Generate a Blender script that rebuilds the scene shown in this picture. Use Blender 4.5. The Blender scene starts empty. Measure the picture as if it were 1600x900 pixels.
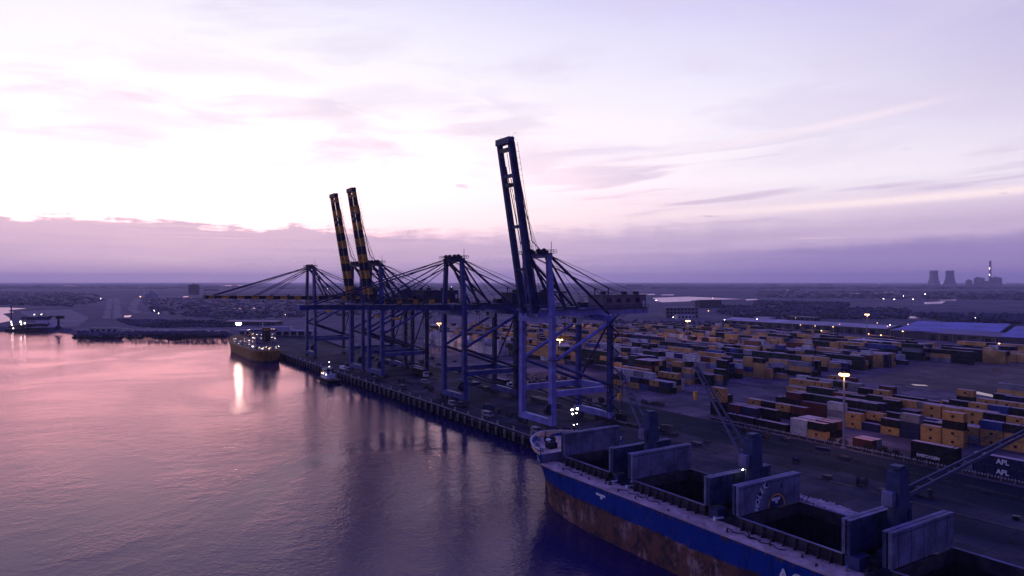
import bpy, bmesh, math, random
from mathutils import Vector, Matrix
R = math.radians
sc = bpy.context.scene
col = sc.collection
rng = random.Random(11)

# ------------------------------------------------------------------ camera
cam_d = bpy.data.cameras.new('camera'); cam = bpy.data.objects.new('camera', cam_d); col.objects.link(cam)
cam.location = (0, 0, 50)
cam.rotation_euler = (R(90 - 0.55), 0, 0)
cam_d.sensor_width = 36; cam_d.lens = 36 * 1100 / 1600
cam_d.clip_start = 1; cam_d.clip_end = 60000
sc.camera = cam

# ------------------------------------------------------------------ node expression helper
class X:
    """tiny expression wrapper for shader math nodes"""
    def __init__(s, nt, sock): s.nt, s.s = nt, sock
    def _op(s, op, *a, clamp=False):
        n = s.nt.nodes.new('ShaderNodeMath'); n.operation = op; n.use_clamp = clamp
        for i, v in enumerate((s,) + a):
            if isinstance(v, X): s.nt.links.new(v.s, n.inputs[i])
            else: n.inputs[i].default_value = v
        return X(s.nt, n.outputs[0])
    def __add__(s, o): return s._op('ADD', o)
    def __sub__(s, o): return s._op('SUBTRACT', o)
    def __mul__(s, o): return s._op('MULTIPLY', o)
    def __truediv__(s, o): return s._op('DIVIDE', o)
    def ma(s, a, b): return s._op('MULTIPLY_ADD', a, b)
    def clamp(s): return s._op('ADD', 0.0, clamp=True)
    def gauss(s, c, w):
        d = (s - c) / w
        return (d * d * -1.0)._op('EXPONENT')
    def rexp(s): return s._op('EXPONENT')
    def smooth(s, a, b):
        n = s.nt.nodes.new('ShaderNodeMapRange'); n.interpolation_type = 'SMOOTHSTEP'
        s.nt.links.new(s.s, n.inputs[0]); 
        if isinstance(a, X): s.nt.links.new(a.s, n.inputs[1])
        else: n.inputs[1].default_value = a
        if isinstance(b, X): s.nt.links.new(b.s, n.inputs[2])
        else: n.inputs[2].default_value = b
        return X(s.nt, n.outputs[0])
def combine(nt, x, y, z):
    n = nt.nodes.new('ShaderNodeCombineXYZ')
    for i, v in enumerate((x, y, z)):
        if isinstance(v, X): nt.links.new(v.s, n.inputs[i])
        else: n.inputs[i].default_value = v
    return n.outputs[0]
def noise(nt, vec, scale, detail=4, rough=.55, dist=0):
    n = nt.nodes.new('ShaderNodeTexNoise')
    if vec is not None: nt.links.new(vec, n.inputs['Vector'])
    n.inputs['Scale'].default_value = scale; n.inputs['Detail'].default_value = detail
    n.inputs['Roughness'].default_value = rough; n.inputs['Distortion'].default_value = dist
    return X(nt, n.outputs['Fac'])
def mixc(nt, f, a, b):
    n = nt.nodes.new('ShaderNodeMix'); n.data_type = 'RGBA'; n.clamp_factor = True
    ins = [i for i in n.inputs if i.type == 'RGBA']
    if isinstance(f, X): nt.links.new(f.s, n.inputs[0])
    else: n.inputs[0].default_value = f
    for i, v in zip(ins, (a, b)):
        if isinstance(v, (tuple, list)): i.default_value = (v[0], v[1], v[2], 1)
        else: nt.links.new(v, i)
    return [o for o in n.outputs if o.type == 'RGBA'][0]
def ramp(nt, f, stops):
    n = nt.nodes.new('ShaderNodeValToRGB'); cr = n.color_ramp
    while len(cr.elements) < len(stops): cr.elements.new(.5)
    for e, (p, c) in zip(cr.elements, stops): e.position = p; e.color = (c[0], c[1], c[2], 1)
    nt.links.new(f.s, n.inputs[0])
    return n.outputs[0]

# ------------------------------------------------------------------ world (dusk sky with cloud bank)
SUN_AZ, SUN_EL = -26.0, 5.0          # degrees: left of the view axis, just behind the cloud bank
w = bpy.data.worlds.new('World'); sc.world = w; w.use_nodes = True
nt = w.node_tree; nt.nodes.clear()
tc = nt.nodes.new('ShaderNodeTexCoord')
sep = nt.nodes.new('ShaderNodeSeparateXYZ'); nt.links.new(tc.outputs['Generated'], sep.inputs[0])
dx, dy, dz = (X(nt, sep.outputs[i]) for i in range(3))
az = dx._op('ARCTAN2', dy) * (180 / math.pi)
el = dz._op('ARCSINE') * (180 / math.pi)
ela = el._op('ABSOLUTE')
# clear-sky gradient with elevation
base = ramp(nt, (ela / 90.0), [(0, (.36, .25, .48)), (.030, (.46, .33, .56)), (.055, (.68, .53, .73)), (.085, (1.0, .91, 1.0)), (.14, (.95, .89, 1.02)),
                               (.21, (.70, .66, .94)), (.29, (.34, .32, .86)), (.42, (.090, .105, .84)), (.65, (.038, .055, .84)), (1, (.032, .050, .84))])
# away from the sunset side the sky turns blue and dim
azs = (az + 16.0)._op('ABSOLUTE')
away = azs.smooth(58.0, 125.0)
backc = ramp(nt, (ela / 90.0), [(0, (.006, .011, .10)), (.2, (.007, .014, .20)), (.5, (.018, .034, .50)), (1, (.032, .050, .84))])
side = az.smooth(12.0, 46.0) * el.smooth(6.0, 14.0)
base = mixc(nt, side * .62, base, (.40, .34, .62))
base = mixc(nt, away * .95, base, backc)
# sunset glow: far brighter than white towards the hidden sun, and redder
g = az.gauss(SUN_AZ - 4, 26.0) * el.gauss(6.5, 5.0)
g2 = az.gauss(SUN_AZ + 2, 36.0) * el.gauss(13.0, 13.0)
glow = mixc(nt, (g2 * .95).clamp(), base, (1.08, 1.04, 1.09))
glow = mixc(nt, (g * 1.15).clamp(), glow, (2.5, 1.36, 1.34))
warm = az.gauss(SUN_AZ + 16, 30.0) * el.gauss(5.2, 1.6)
glow = mixc(nt, (warm * .6).clamp(), glow, (1.25, 1.02, .98))
# thin streaked clouds, rising slightly to the right
v1 = combine(nt, az * .026, (el - az * .05) * .12, 0.0)
n1 = noise(nt, v1, 2.3, 5, .52, .5)
thin = n1.smooth(.46, .66) * el.smooth(6.0, 10.0) * el.smooth(40.0, 24.0)
sky1 = mixc(nt, thin * .44, glow, (.76, .68, .86))
v2 = combine(nt, az * .028, (el - az * .07) * .42, 3.7)
n2 = noise(nt, v2, 2.0, 5, .5, .2)
st = n2.smooth(.52, .64) * el.smooth(3.6, 5.2) * (el.smooth(12.0, 8.0)) * az.smooth(-6.0, 14.0)
sky2 = mixc(nt, st * .55, sky1, (.60, .46, .68))
st3 = (el - (az * .036 + 4.75)).gauss(0.0, .30) * az.smooth(2.0, 26.0)
sky2 = mixc(nt, st3 * .95, sky2, (1.12, .92, .93))
st4 = (el - (az * .13 + 8.3)).gauss(0.0, .28) * az.smooth(8.0, 20.0) * az.smooth(34.0, 27.0)
sky2 = mixc(nt, st4 * .6, sky2, (1.05, .88, .97))
n5 = noise(nt, combine(nt, az * .06, el * .27, 9.1), 1.6, 5, .55, .5)
puff = n5.smooth(.50, .68) * el.smooth(7.0, 9.5) * el.smooth(20.0, 13.0) * az.smooth(16.0, 2.0)
sky2 = mixc(nt, puff * .42, sky2, (.74, .63, .80))
n6 = noise(nt, combine(nt, az * .16, el * .9, 4.4), 1.4, 5, .6, .3)
scud = n6.smooth(.66, .73) * el.smooth(3.6, 4.4) * el.smooth(11.0, 6.0) * az.smooth(-22.0, -10.0)
sky2 = mixc(nt, scud * .55, sky2, (.52, .39, .60))
# cloud bank over the horizon
nb = noise(nt, combine(nt, az * .10, 0.0, 1.3), 2.2, 6, .62, 0)
nb2 = noise(nt, combine(nt, az * .22, el * 1.5, 5.0), 2.0, 6, .66, .3)
edge = (nb - .5) * 2.6 + (nb2 - .5) * 2.2 + (az._op('ABSOLUTE') * .018 + 3.75)
soft = az.smooth(-20.0, -2.0).ma(1.5, .42)
bank = ((edge - el) / soft + .5).smooth(0.0, 1.0)
bankc = ramp(nt, (ela / 6.0), [(0, (.72, .49, .69)), (.28, (.67, .47, .66)), (.6, (.72, .51, .67)), (.85, (.79, .57, .71)), (1, (.84, .62, .74))])
bankr = ramp(nt, (ela / 6.0), [(0, (.66, .48, .72)), (.35, (.66, .49, .70)), (.7, (.70, .54, .73)), (1, (.80, .66, .82))])
bankc = mixc(nt, az.smooth(-12.0, 14.0), bankc, bankr)
streak = noise(nt, combine(nt, az * .05, el * 2.0, 2.2), 2.0, 4, .5, 0).smooth(.60, .74) * el.smooth(1.0, 2.0)
dens = noise(nt, combine(nt, az * .05, el * .9, 7.7), 2.0, 5, .6, .3).smooth(.42, .64)
bankc = mixc(nt, dens * .30, bankc, (.44, .33, .55))
bankc = mixc(nt, streak * .60, bankc, (.92, .68, .76))
bank2 = ((az * .045 + 1.55 + (nb2 - .5) * .8 + (nb - .5) * 1.2) - el).smooth(-.5, .5) * az.smooth(2.0, 26.0)
bankc = mixc(nt, bank2 * .72, bankc, (.28, .20, .50))
bankc = mixc(nt, azs.smooth(58.0, 125.0) * .95, bankc, backc)
final = mixc(nt, bank * .92, sky2, bankc)
bg = nt.nodes.new('ShaderNodeBackground'); nt.links.new(final, bg.inputs[0]); bg.inputs[1].default_value = 1.0
skyt = nt.nodes.new('ShaderNodeTexSky'); skyt.sky_type = 'NISHITA'; skyt.sun_disc = False
skyt.sun_elevation = R(SUN_EL); skyt.sun_rotation = R(SUN_AZ); skyt.air_density = 1.0; skyt.dust_density = 1.0; skyt.ozone_density = 3.0
bg2 = nt.nodes.new('ShaderNodeBackground'); nt.links.new(skyt.outputs[0], bg2.inputs[0]); bg2.inputs[1].default_value = .003
add = nt.nodes.new('ShaderNodeAddShader'); nt.links.new(bg.outputs[0], add.inputs[0]); nt.links.new(bg2.outputs[0], add.inputs[1])
wo = nt.nodes.new('ShaderNodeOutputWorld'); nt.links.new(add.outputs[0], wo.inputs[0])

# ------------------------------------------------------------------ sun (veiled by the cloud bank)
sl = bpy.data.lights.new('sun', 'SUN'); sl.energy = .03; sl.angle = R(18); sl.color = (1, .56, .50)
so = bpy.data.objects.new('sun', sl); col.objects.link(so)
sdir = Vector((math.sin(R(SUN_AZ)) * math.cos(R(SUN_EL + 3)), math.cos(R(SUN_AZ)) * math.cos(R(SUN_EL + 3)), math.sin(R(SUN_EL + 3))))
so.rotation_euler = sdir.to_track_quat('Z', 'Y').to_euler()
so.location = sdir * 300

sc.view_settings.view_transform = 'Standard'; sc.view_settings.look = 'None'
sc.view_settings.exposure = 0; sc.view_settings.gamma = 1; sc.view_settings.use_curve_mapping = False
sc.render.engine = 'CYCLES'
cy = sc.cycles
cy.use_denoising = True; cy.max_bounces = 6; cy.diffuse_bounces = 3; cy.glossy_bounces = 3; cy.volume_bounces = 1
cy.sample_clamp_indirect = 6; cy.caustics_reflective = False; cy.caustics_refractive = False

# ------------------------------------------------------------------ port frame: u along the quay away from us, n inland
A = Vector((-.537, .8436)); N = Vector((.8436, .537))
RZ = math.atan2(-A.y, -A.x)                    # local x = -u (towards the viewer), local y = +n
def W(u, n, z=0.0): p = A * u + N * n; return Vector((p.x, p.y, z))
def ground(px, py, z=0.0):                     # where a sight line of the photograph meets the level z
    d = Vector(((px - 800) / 1100, 1, -(py - 440) / 1100)); t = (z - 50) / d.z
    return Vector((d.x * t, d.y * t, z))

# ------------------------------------------------------------------ materials
MATS = {}
def new_mat(name):
    m = bpy.data.materials.new(name); m.use_nodes = True; t = m.node_tree
    return m, t, t.nodes['Principled BSDF']
def mat(name, c, rough=.7, metal=0, var=.25, scale=1.0, dirt=None, bump=.0, coord='Object', spec=.10):
    if name in MATS: return MATS[name]
    m, t, b = new_mat(name); b.inputs['Roughness'].default_value = rough; b.inputs['Metallic'].default_value = metal
    b.inputs['Specular IOR Level'].default_value = spec
    tcn = t.nodes.new('ShaderNodeTexCoord'); v = tcn.outputs[coord]
    n = noise(t, v, scale, 5, .6)
    lo = tuple(x * (1 - var) for x in c); hi = tuple(min(1, x * (1 + var)) for x in c)
    cc = mixc(t, n.smooth(.3, .7), lo, hi)
    if dirt:
        n2 = noise(t, v, scale * 2.7, 6, .7, .6)
        cc = mixc(t, n2.smooth(.55, .72) * .75, cc, dirt)
    t.links.new(cc, b.inputs['Base Color'])
    if bump:
        bp = t.nodes.new('ShaderNodeBump'); bp.inputs['Strength'].default_value = bump; bp.inputs['Distance'].default_value = .05
        nn = noise(t, v, scale * 6, 4, .6); t.links.new(nn.s, bp.inputs['Height']); t.links.new(bp.outputs[0], b.inputs['Normal'])
    MATS[name] = m; return m
def emit(name, c, s):
    if name in MATS: return MATS[name]
    m, t, b = new_mat(name); b.inputs['Base Color'].default_value = (.8, .8, .8, 1)
    b.inputs['Emission Color'].default_value = (*c, 1); b.inputs['Emission Strength'].default_value = s
    MATS[name] = m; return m

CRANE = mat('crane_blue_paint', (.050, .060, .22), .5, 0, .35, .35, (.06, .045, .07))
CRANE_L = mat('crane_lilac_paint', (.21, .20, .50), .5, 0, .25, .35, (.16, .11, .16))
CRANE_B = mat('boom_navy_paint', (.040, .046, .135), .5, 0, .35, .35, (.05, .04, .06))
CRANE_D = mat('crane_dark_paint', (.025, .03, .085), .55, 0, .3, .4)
YEL = mat('stripe_yellow', (.70, .34, .05), .55, 0, .25, .5, (.25, .12, .05))
BLK = mat('stripe_black', (.02, .022, .05), .55, 0, .3, .5)
STEEL = mat('dark_steel', (.03, .03, .045), .5, .3, .3, .8)
ROPE = mat('wire_rope', (.035, .035, .045), .6, .2, .2, .8)
ROOFP = mat('house_cladding', (.20, .15, .19), .7, 0, .2, .3, (.12, .08, .08))
GLASS = mat('dark_glass', (.02, .025, .04), .12, 0, .2, .5)
WHITE = mat('white_paint', (.72, .72, .75), .5, 0, .12, .6, (.45, .38, .35))
GREYP = mat('grey_paint', (.30, .29, .31), .6, 0, .2, .6, (.18, .12, .1))
CONC = mat('concrete', (.26, .23, .23), .9, 0, .3, .25, (.14, .12, .12), .3)
RUBBER = mat('black_rubber', (.015, .015, .018), .85, 0, .2, 1.0)
RAILM = mat('rail_steel', (.05, .045, .055), .6, .2, .2, .5)
TIN = mat('dark_tin', (.07, .06, .075), .7, 0, .3, .4)

# ------------------------------------------------------------------ mesh builder
class MB:
    def __init__(s): s.v, s.f, s.m = [], [], []
    def add(s, vs, fs, mi=0):
        o = len(s.v); s.v += [tuple(v) for v in vs]; s.f += [tuple(i + o for i in f) for f in fs]; s.m += [mi] * len(fs); return s
    def box(s, c, d, mi=0, rz=0):
        x, y, z = d[0] / 2, d[1] / 2, d[2] / 2; cs, sn = math.cos(rz), math.sin(rz)
        vs = []
        for sz in (-z, z):
            for sx, sy in ((-x, -y), (x, -y), (x, y), (-x, y)):
                vs.append((c[0] + sx * cs - sy * sn, c[1] + sx * sn + sy * cs, c[2] + sz))
        return s.add(vs, [(3, 2, 1, 0), (4, 5, 6, 7), (0, 1, 5, 4), (1, 2, 6, 5), (2, 3, 7, 6), (3, 0, 4, 7)], mi)
    def bar(s, p, q, w, h, mi=0, w2=None, h2=None):
        p, q = Vector(p), Vector(q); d = (q - p).normalized()
        up = Vector((0, 0, 1)) if abs(d.z) < .95 else Vector((0, 1, 0))
        x = d.cross(up).normalized(); y = x.cross(d).normalized()
        w2 = w if w2 is None else w2; h2 = h if h2 is None else h2
        vs = []
        for c, a, b in ((p, w / 2, h / 2), (q, w2 / 2, h2 / 2)):
            for i, j in ((-1, -1), (1, -1), (1, 1), (-1, 1)): vs.append(c + x * a * i + y * b * j)
        return s.add(vs, [(3, 2, 1, 0), (4, 5, 6, 7), (0, 1, 5, 4), (1, 2, 6, 5), (2, 3, 7, 6), (3, 0, 4, 7)], mi)
    def tube(s, p, q, r, r2=None, k=8, mi=0, cap=True):
        p, q = Vector(p), Vector(q); d = (q - p).normalized(); r2 = r if r2 is None else r2
        up = Vector((0, 0, 1)) if abs(d.z) < .95 else Vector((0, 1, 0))
        x = d.cross(up).normalized(); y = x.cross(d).normalized()
        vs = [];
        for c, rr in ((p, r), (q, r2)):
            for i in range(k): a = 2 * math.pi * i / k; vs.append(c + x * math.cos(a) * rr + y * math.sin(a) * rr)
        fs = [(i, (i + 1) % k, k + (i + 1) % k, k + i) for i in range(k)]
        if cap: fs += [tuple(range(k - 1, -1, -1)), tuple(range(k, 2 * k))]
        return s.add(vs, fs, mi)
    def lathe(s, prof, k=24, c=(0, 0, 0), mi=0):
        vs = []
        for r, z in prof:
            for i in range(k): a = 2 * math.pi * i / k; vs.append((c[0] + r * math.cos(a), c[1] + r * math.sin(a), c[2] + z))
        fs = []
        for j in range(len(prof) - 1):
            for i in range(k): fs.append((j * k + i, j * k + (i + 1) % k, (j + 1) * k + (i + 1) % k, (j + 1) * k + i))
        return s.add(vs, fs, mi)
    def prism(s, pts, z0, z1, mi=0):
        k = len(pts); vs = [(x, y, z0) for x, y in pts] + [(x, y, z1) for x, y in pts]
        fs = [tuple(range(k - 1, -1, -1)), tuple(range(k, 2 * k))] + [(i, (i + 1) % k, k + (i + 1) % k, k + i) for i in range(k)]
        return s.add(vs, fs, mi)
    def rail(s, pts, h=1.1, step=2.5, t=.07, mi=0):
        for p, q in zip(pts, pts[1:]):
            p, q = Vector(p), Vector(q); L = (q - p).length; k = max(1, round(L / step))
            for i in range(k + 1):
                a = p.lerp(q, i / k); s.bar(a, a + Vector((0, 0, h)), t, t, mi)
            for z in (h, h * .55): s.bar(p + Vector((0, 0, z)), q + Vector((0, 0, z)), t, t, mi)
        return s
    def mesh(s, name, mats):
        me = bpy.data.meshes.new(name); me.from_pydata(s.v, [], s.f)
        for m in (mats if isinstance(mats, (list, tuple)) else [mats]): me.materials.append(m)
        if any(s.m): me.polygons.foreach_set('material_index', s.m)
        me.update(); return me
    def build(s, name, mats, parent=None, smooth=False, loc=None, rz=0):
        me = s.mesh(name, mats)
        if smooth: me.polygons.foreach_set('use_smooth', [True] * len(me.polygons))
        return link(name, me, parent, loc, rz)
def link(name, me, parent=None, loc=None, rz=0):
    o = bpy.data.objects.new(name, me); col.objects.link(o)
    if parent: o.parent = parent
    if loc is not None: o.location = loc
    o.rotation_euler.z = rz
    return o
def tag(o, label=None, cat=None, group=None, kind=None):
    if label: o['label'] = label
    if cat: o['category'] = cat
    if group: o['group'] = group
    if kind: o['kind'] = kind
    return o
def empty(name, loc, rz=0.0, label=None, cat=None, group=None):
    o = bpy.data.objects.new(name, None); col.objects.link(o); o.location = loc; o.rotation_euler.z = rz; o.empty_display_size = .5
    return tag(o, label, cat, group)
ONES = ['', 'first', 'second', 'third', 'fourth', 'fifth', 'sixth', 'seventh', 'eighth', 'ninth', 'tenth', 'eleventh', 'twelfth', 'thirteenth',
        'fourteenth', 'fifteenth', 'sixteenth', 'seventeenth', 'eighteenth', 'nineteenth']
TENS = {2: ('twentieth', 'twenty'), 3: ('thirtieth', 'thirty'), 4: ('fortieth', 'forty'), 5: ('fiftieth', 'fifty'), 6: ('sixtieth', 'sixty'), 7: ('seventieth', 'seventy'), 8: ('eightieth', 'eighty'), 9: ('ninetieth', 'ninety')}
def ordw(i):
    if i < 20: return ONES[i]
    t, o = divmod(i, 10)
    return TENS[t][0] if o == 0 else TENS[t][1] + '-' + ONES[o]
_txt = {}
def text_mesh(body, size, ext=.0):
    k = (body, size, ext)
    if k not in _txt:
        cu = bpy.data.curves.new('lettering', 'FONT'); cu.body = body; cu.size = size; cu.extrude = ext; cu.align_x = 'CENTER'; cu.align_y = 'CENTER'; cu.offset = size * .035
        o = bpy.data.objects.new('lettering_source', cu); col.objects.link(o)
        bpy.context.view_layer.update()
        me = bpy.data.meshes.new_from_object(o.evaluated_get(bpy.context.evaluated_depsgraph_get()))
        me.name = 'lettering'
        bpy.data.objects.remove(o); bpy.data.curves.remove(cu); _txt[k] = me
    return _txt[k].copy()
def lettering(body, size, m, parent, loc, rot):
    me = text_mesh(body, size, .01); me.materials.clear(); me.materials.append(m)
    o = link('lettering', me, parent, loc); o.rotation_euler = rot; return o

# =================================================================== SETTING
# ---- water
def water_mat(name, wave=1.25, deep=(.016, .013, .066), tint=(.90, .68, .74)):
    m, t, b = new_mat(name); t.nodes.remove(b)
    tcn = t.nodes.new('ShaderNodeTexCoord'); v = tcn.outputs['Object']
    n1 = noise(t, v, .95, 3, .6); n2 = noise(t, v, .22, 3, .5, .5); n3 = noise(t, v, .011, 4, .55, 1.2); n4 = noise(t, v, 3.2, 2, .5)
    slick = n3.smooth(.36, .60).ma(.72, .28)
    h = (n1 * .24 + n2 * .40 + n4 * .05) * slick
    bp = t.nodes.new('ShaderNodeBump'); bp.inputs['Strength'].default_value = wave; bp.inputs['Distance'].default_value = .30
    t.links.new(h.s, bp.inputs['Height'])
    df = t.nodes.new('ShaderNodeBsdfDiffuse'); df.inputs['Color'].default_value = (*deep, 1)
    gl = t.nodes.new('ShaderNodeBsdfGlossy'); gl.inputs['Color'].default_value = (*tint, 1); gl.inputs['Roughness'].default_value = .09
    t.links.new(bp.outputs[0], gl.inputs['Normal'])
    fr = t.nodes.new('ShaderNodeFresnel'); fr.inputs['IOR'].default_value = 1.33; t.links.new(bp.outputs[0], fr.inputs['Normal'])
    mx = t.nodes.new('ShaderNodeMixShader'); t.links.new(fr.outputs[0], mx.inputs[0]); t.links.new(df.outputs[0], mx.inputs[1]); t.links.new(gl.outputs[0], mx.inputs[2])
    t.links.new(mx.outputs[0], t.nodes['Material Output'].inputs['Surface'])
    return m
WATER = water_mat('harbour_water')
POND = water_mat('pond_water', .15, (.05, .04, .06), (1, .9, .95))
wm = MB(); wm.add([(-2600, -300, -4), (700, -300, -4), (700, 1500, -4), (-2600, 1500, -4)], [(0, 1, 2, 3)])
tag(wm.build('water', WATER), 'violet harbour water reflecting the sunset', 'water', kind='structure')

# ---- land
QE = 126.5
m, t, b = new_mat('land'); b.inputs['Roughness'].default_value = .95; b.inputs['Specular IOR Level'].default_value = .1
tcn = t.nodes.new('ShaderNodeTexCoord'); v = tcn.outputs['Object']
f1 = noise(t, v, .0016, 6, .6, .3); f2 = noise(t, v, .012, 6, .65); f3 = noise(t, v, .0006, 4, .5, .5)
c = mixc(t, f1.smooth(.40, .60), (.070, .058, .110), (.17, .12, .16))
c = mixc(t, f2.smooth(.40, .60) * .85, c, (.046, .044, .085))
f4 = noise(t, v, .05, 6, .7, .4); c = mixc(t, f4.smooth(.48, .66) * .55, c, (.036, .036, .070))
c = mixc(t, f3.smooth(.52, .60) * .6, c, (.16, .115, .10))
t.links.new(c, b.inputs['Base Color']); LAND = m
shore_px = [(358, 527), (345, 522), (331, 526), (300, 523), (262, 523), (225, 523), (196, 525), (180, 527), (150, 528), (122, 526), (112, 520), (90, 518), (40, 517), (-60, 517), (-250, 514), (-520, 512)]
shore = [ground(x, y, -4) for x, y in shore_px]
poly = [W(-160, QE + 5.5), W(668, QE + 5.5)] + [Vector((p.x, p.y, 0)) for p in shore]
poly += [Vector((-26000, 600, 0)), Vector((-26000, 26000, 0)), Vector((26000, 26000, 0)), Vector((26000, -2000, 0)), W(-160, 2600)]
k = len(poly); lv = [(p.x, p.y, 0) for p in poly]
slope = []
for i, p in enumerate(poly):
    q = Vector((p.x, p.y, -7))
    if 2 <= i < 2 + len(shore): q.y -= 9
    slope.append(tuple(q))
lm = MB(); lm.add(lv + slope, [tuple(range(k))] + [(i, k + i, k + (i + 1) % k, (i + 1) % k) for i in range(k)])
land = lm.build('ground', LAND); tag(land, 'dark flat coastal land reaching to the horizon', 'ground', kind='structure')
bm = bmesh.new(); bm.from_mesh(land.data); bmesh.ops.triangulate(bm, faces=bm.faces[:]); bmesh.ops.recalc_face_normals(bm, faces=bm.faces[:]); bm.to_mesh(land.data); bm.free()

def sheet(name, pts, z, m, label, cat, kind='structure', jag=0):
    ps = [Vector((p[0], p[1])) for p in pts]
    if jag:
        out = []
        for p, q in zip(ps, ps[1:] + ps[:1]):
            L = (q - p).length; kk = max(1, int(L / jag))
            for i in range(kk):
                a = p.lerp(q, i / kk); nrm = Vector((-(q - p).y, (q - p).x)).normalized()
                out.append(a + nrm * rng.uniform(-.28, .28) * jag)
        ps = out
    s = MB(); s.add([(p.x, p.y, z) for p in ps], [tuple(range(len(ps)))])
    o = s.build(name, m)
    bm = bmesh.new(); bm.from_mesh(o.data); bmesh.ops.triangulate(bm, faces=bm.faces[:]); bmesh.ops.recalc_face_normals(bm, faces=bm.faces[:])
    if bm.faces and sum(f.normal.z for f in bm.faces) < 0: bmesh.ops.reverse_faces(bm, faces=bm.faces[:])
    bm.to_mesh(o.data); bm.free()
    return tag(o, label, cat, kind=kind)
def uquad(u0, u1, n0, n1): return [W(u0, n0), W(u1, n0), W(u1, n1), W(u0, n1)]

def ground_mat(name, c1, c2, c3, sc_=.05, slab=0.0):
    m, t, b = new_mat(name); b.inputs['Roughness'].default_value = .9; b.inputs['Specular IOR Level'].default_value = .04
    tcn = t.nodes.new('ShaderNodeTexCoord')
    mp = t.nodes.new('ShaderNodeMapping'); mp.inputs['Rotation'].default_value = (0, 0, -RZ); t.links.new(tcn.outputs['Object'], mp.inputs[0]); v = mp.outputs[0]
    a1 = noise(t, v, sc_, 6, .62, .4); a2 = noise(t, v, sc_ * 9, 5, .65); a3 = noise(t, v, sc_ * .35, 4, .5, .8)
    c = mixc(t, a1.smooth(.35, .65), c1, c2); c = mixc(t, a3.smooth(.5, .66) * .7, c, c3)
    sp = t.nodes.new('ShaderNodeSeparateXYZ'); t.links.new(v, sp.inputs[0])
    ty = noise(t, combine(t, X(t, sp.outputs[0]) * .012, X(t, sp.outputs[1]) * .55, 0.0), 1.0, 5, .7, .2)
    c = mixc(t, ty.smooth(.52, .70) * .6, c, tuple(x * .38 for x in c1))
    c = mixc(t, a2.smooth(.52, .75) * .5, c, tuple(x * .45 for x in c1))
    oil = noise(t, v, sc_ * 3.1, 3, .5, 1.0)
    c = mixc(t, oil.smooth(.63, .70) * .7, c, tuple(x * .30 for x in c1))
    if slab:
        br = t.nodes.new('ShaderNodeTexBrick'); t.links.new(v, br.inputs['Vector']); br.offset = 0
        br.inputs['Color1'].default_value = (.62, .62, .62, 1); br.inputs['Color2'].default_value = (1.25, 1.25, 1.25, 1); br.inputs['Mortar'].default_value = (.35, .35, .35, 1)
        br.inputs['Scale'].default_value = 1.0; br.inputs['Mortar Size'].default_value = .09; br.inputs['Brick Width'].default_value = slab * 1.3; br.inputs['Row Height'].default_value = slab
        ml = t.nodes.new('ShaderNodeMix'); ml.data_type = 'RGBA'; ml.blend_type = 'MULTIPLY'; ml.inputs[0].default_value = .8
        t.links.new(c, [i for i in ml.inputs if i.type == 'RGBA'][0]); t.links.new(br.outputs[0], [i for i in ml.inputs if i.type == 'RGBA'][1]); c = [o for o in ml.outputs if o.type == 'RGBA'][0]
    t.links.new(c, b.inputs['Base Color'])
    bp = t.nodes.new('ShaderNodeBump'); bp.inputs['Strength'].default_value = .4; bp.inputs['Distance'].default_value = .06
    t.links.new(a2.s, bp.inputs['Height']); t.links.new(bp.outputs[0], b.inputs['Normal'])
    return m
PAVE = ground_mat('yard_paving', (.084, .070, .092), (.20, .145, .155), (.044, .042, .062), .045, 7.0)
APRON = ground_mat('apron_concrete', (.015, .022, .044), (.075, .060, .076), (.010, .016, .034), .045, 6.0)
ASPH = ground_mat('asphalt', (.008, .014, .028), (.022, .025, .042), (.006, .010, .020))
DIRT = ground_mat('bare_earth', (.12, .085, .075), (.20, .135, .11), (.08, .06, .055))
PALE = ground_mat('pale_gravel', (.20, .165, .165), (.30, .24, .23), (.13, .10, .10))
WALLG = mat('quay_wall', (.05, .045, .05), .9, 0, .4, .3, (.02, .02, .02))

# quay: piled deck with its slab proud of the land
q = MB()
q.prism([tuple(W(-160, QE).xy), tuple(W(-160, QE + 13).xy), tuple(W(668, QE + 13).xy), tuple(W(668, QE).xy)], -1.3, .03)
quay = tag(q.build('quay', [APRON]), 'long piled concrete quay edge along the harbour water', 'quay', kind='structure')
bw = MB().box((0, 0, 0), (1, .8, 1.3), 0)
pile = MB(); pile.tube((0, 0, -8), (0, 0, -1.3), .55, k=8); pme = pile.mesh('pile', [WALLG])
for i in range(66):
    for nn in (1.2, 4.2):
        p = W(152 + i * 5.6 - .4, QE + nn); o = link('pile', pme, quay, p)
kb = MB()
for i in range(90):
    u0 = 60 + i * 6.8
    p = W(u0 + 3.2, QE + .35, .155); kb.box(p, (6.1, .45, .25), 0, RZ)
kb.build('edge_kerb', [CONC], quay)['kind'] = 'stuff'

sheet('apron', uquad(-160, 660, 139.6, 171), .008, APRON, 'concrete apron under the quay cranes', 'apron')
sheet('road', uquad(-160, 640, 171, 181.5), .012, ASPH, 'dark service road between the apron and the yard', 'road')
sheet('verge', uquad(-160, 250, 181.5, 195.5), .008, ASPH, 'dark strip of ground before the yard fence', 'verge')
sheet('yard_paving', [W(-160, 195.5), W(250, 195.5), W(250, 181.5), W(640, 181.5), W(690, 420), W(520, 640), W(240, 660), W(40, 640), W(-160, 500)], .016, PAVE, 'grey brown paving of the container yard', 'paving')
sheet('bare_ground', [W(100, 345), W(205, 335), W(225, 430), W(232, 560), W(150, 560), W(90, 470)], .024, DIRT, 'bare earth lot at the right of the container yard', 'bare ground', jag=12)
sheet('dusty_patch', [W(226, 182), W(300, 184), W(285, 212), W(236, 216)], .024, DIRT, 'brown dusty patch behind the nearest quay crane', 'dirt', jag=6)
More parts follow.
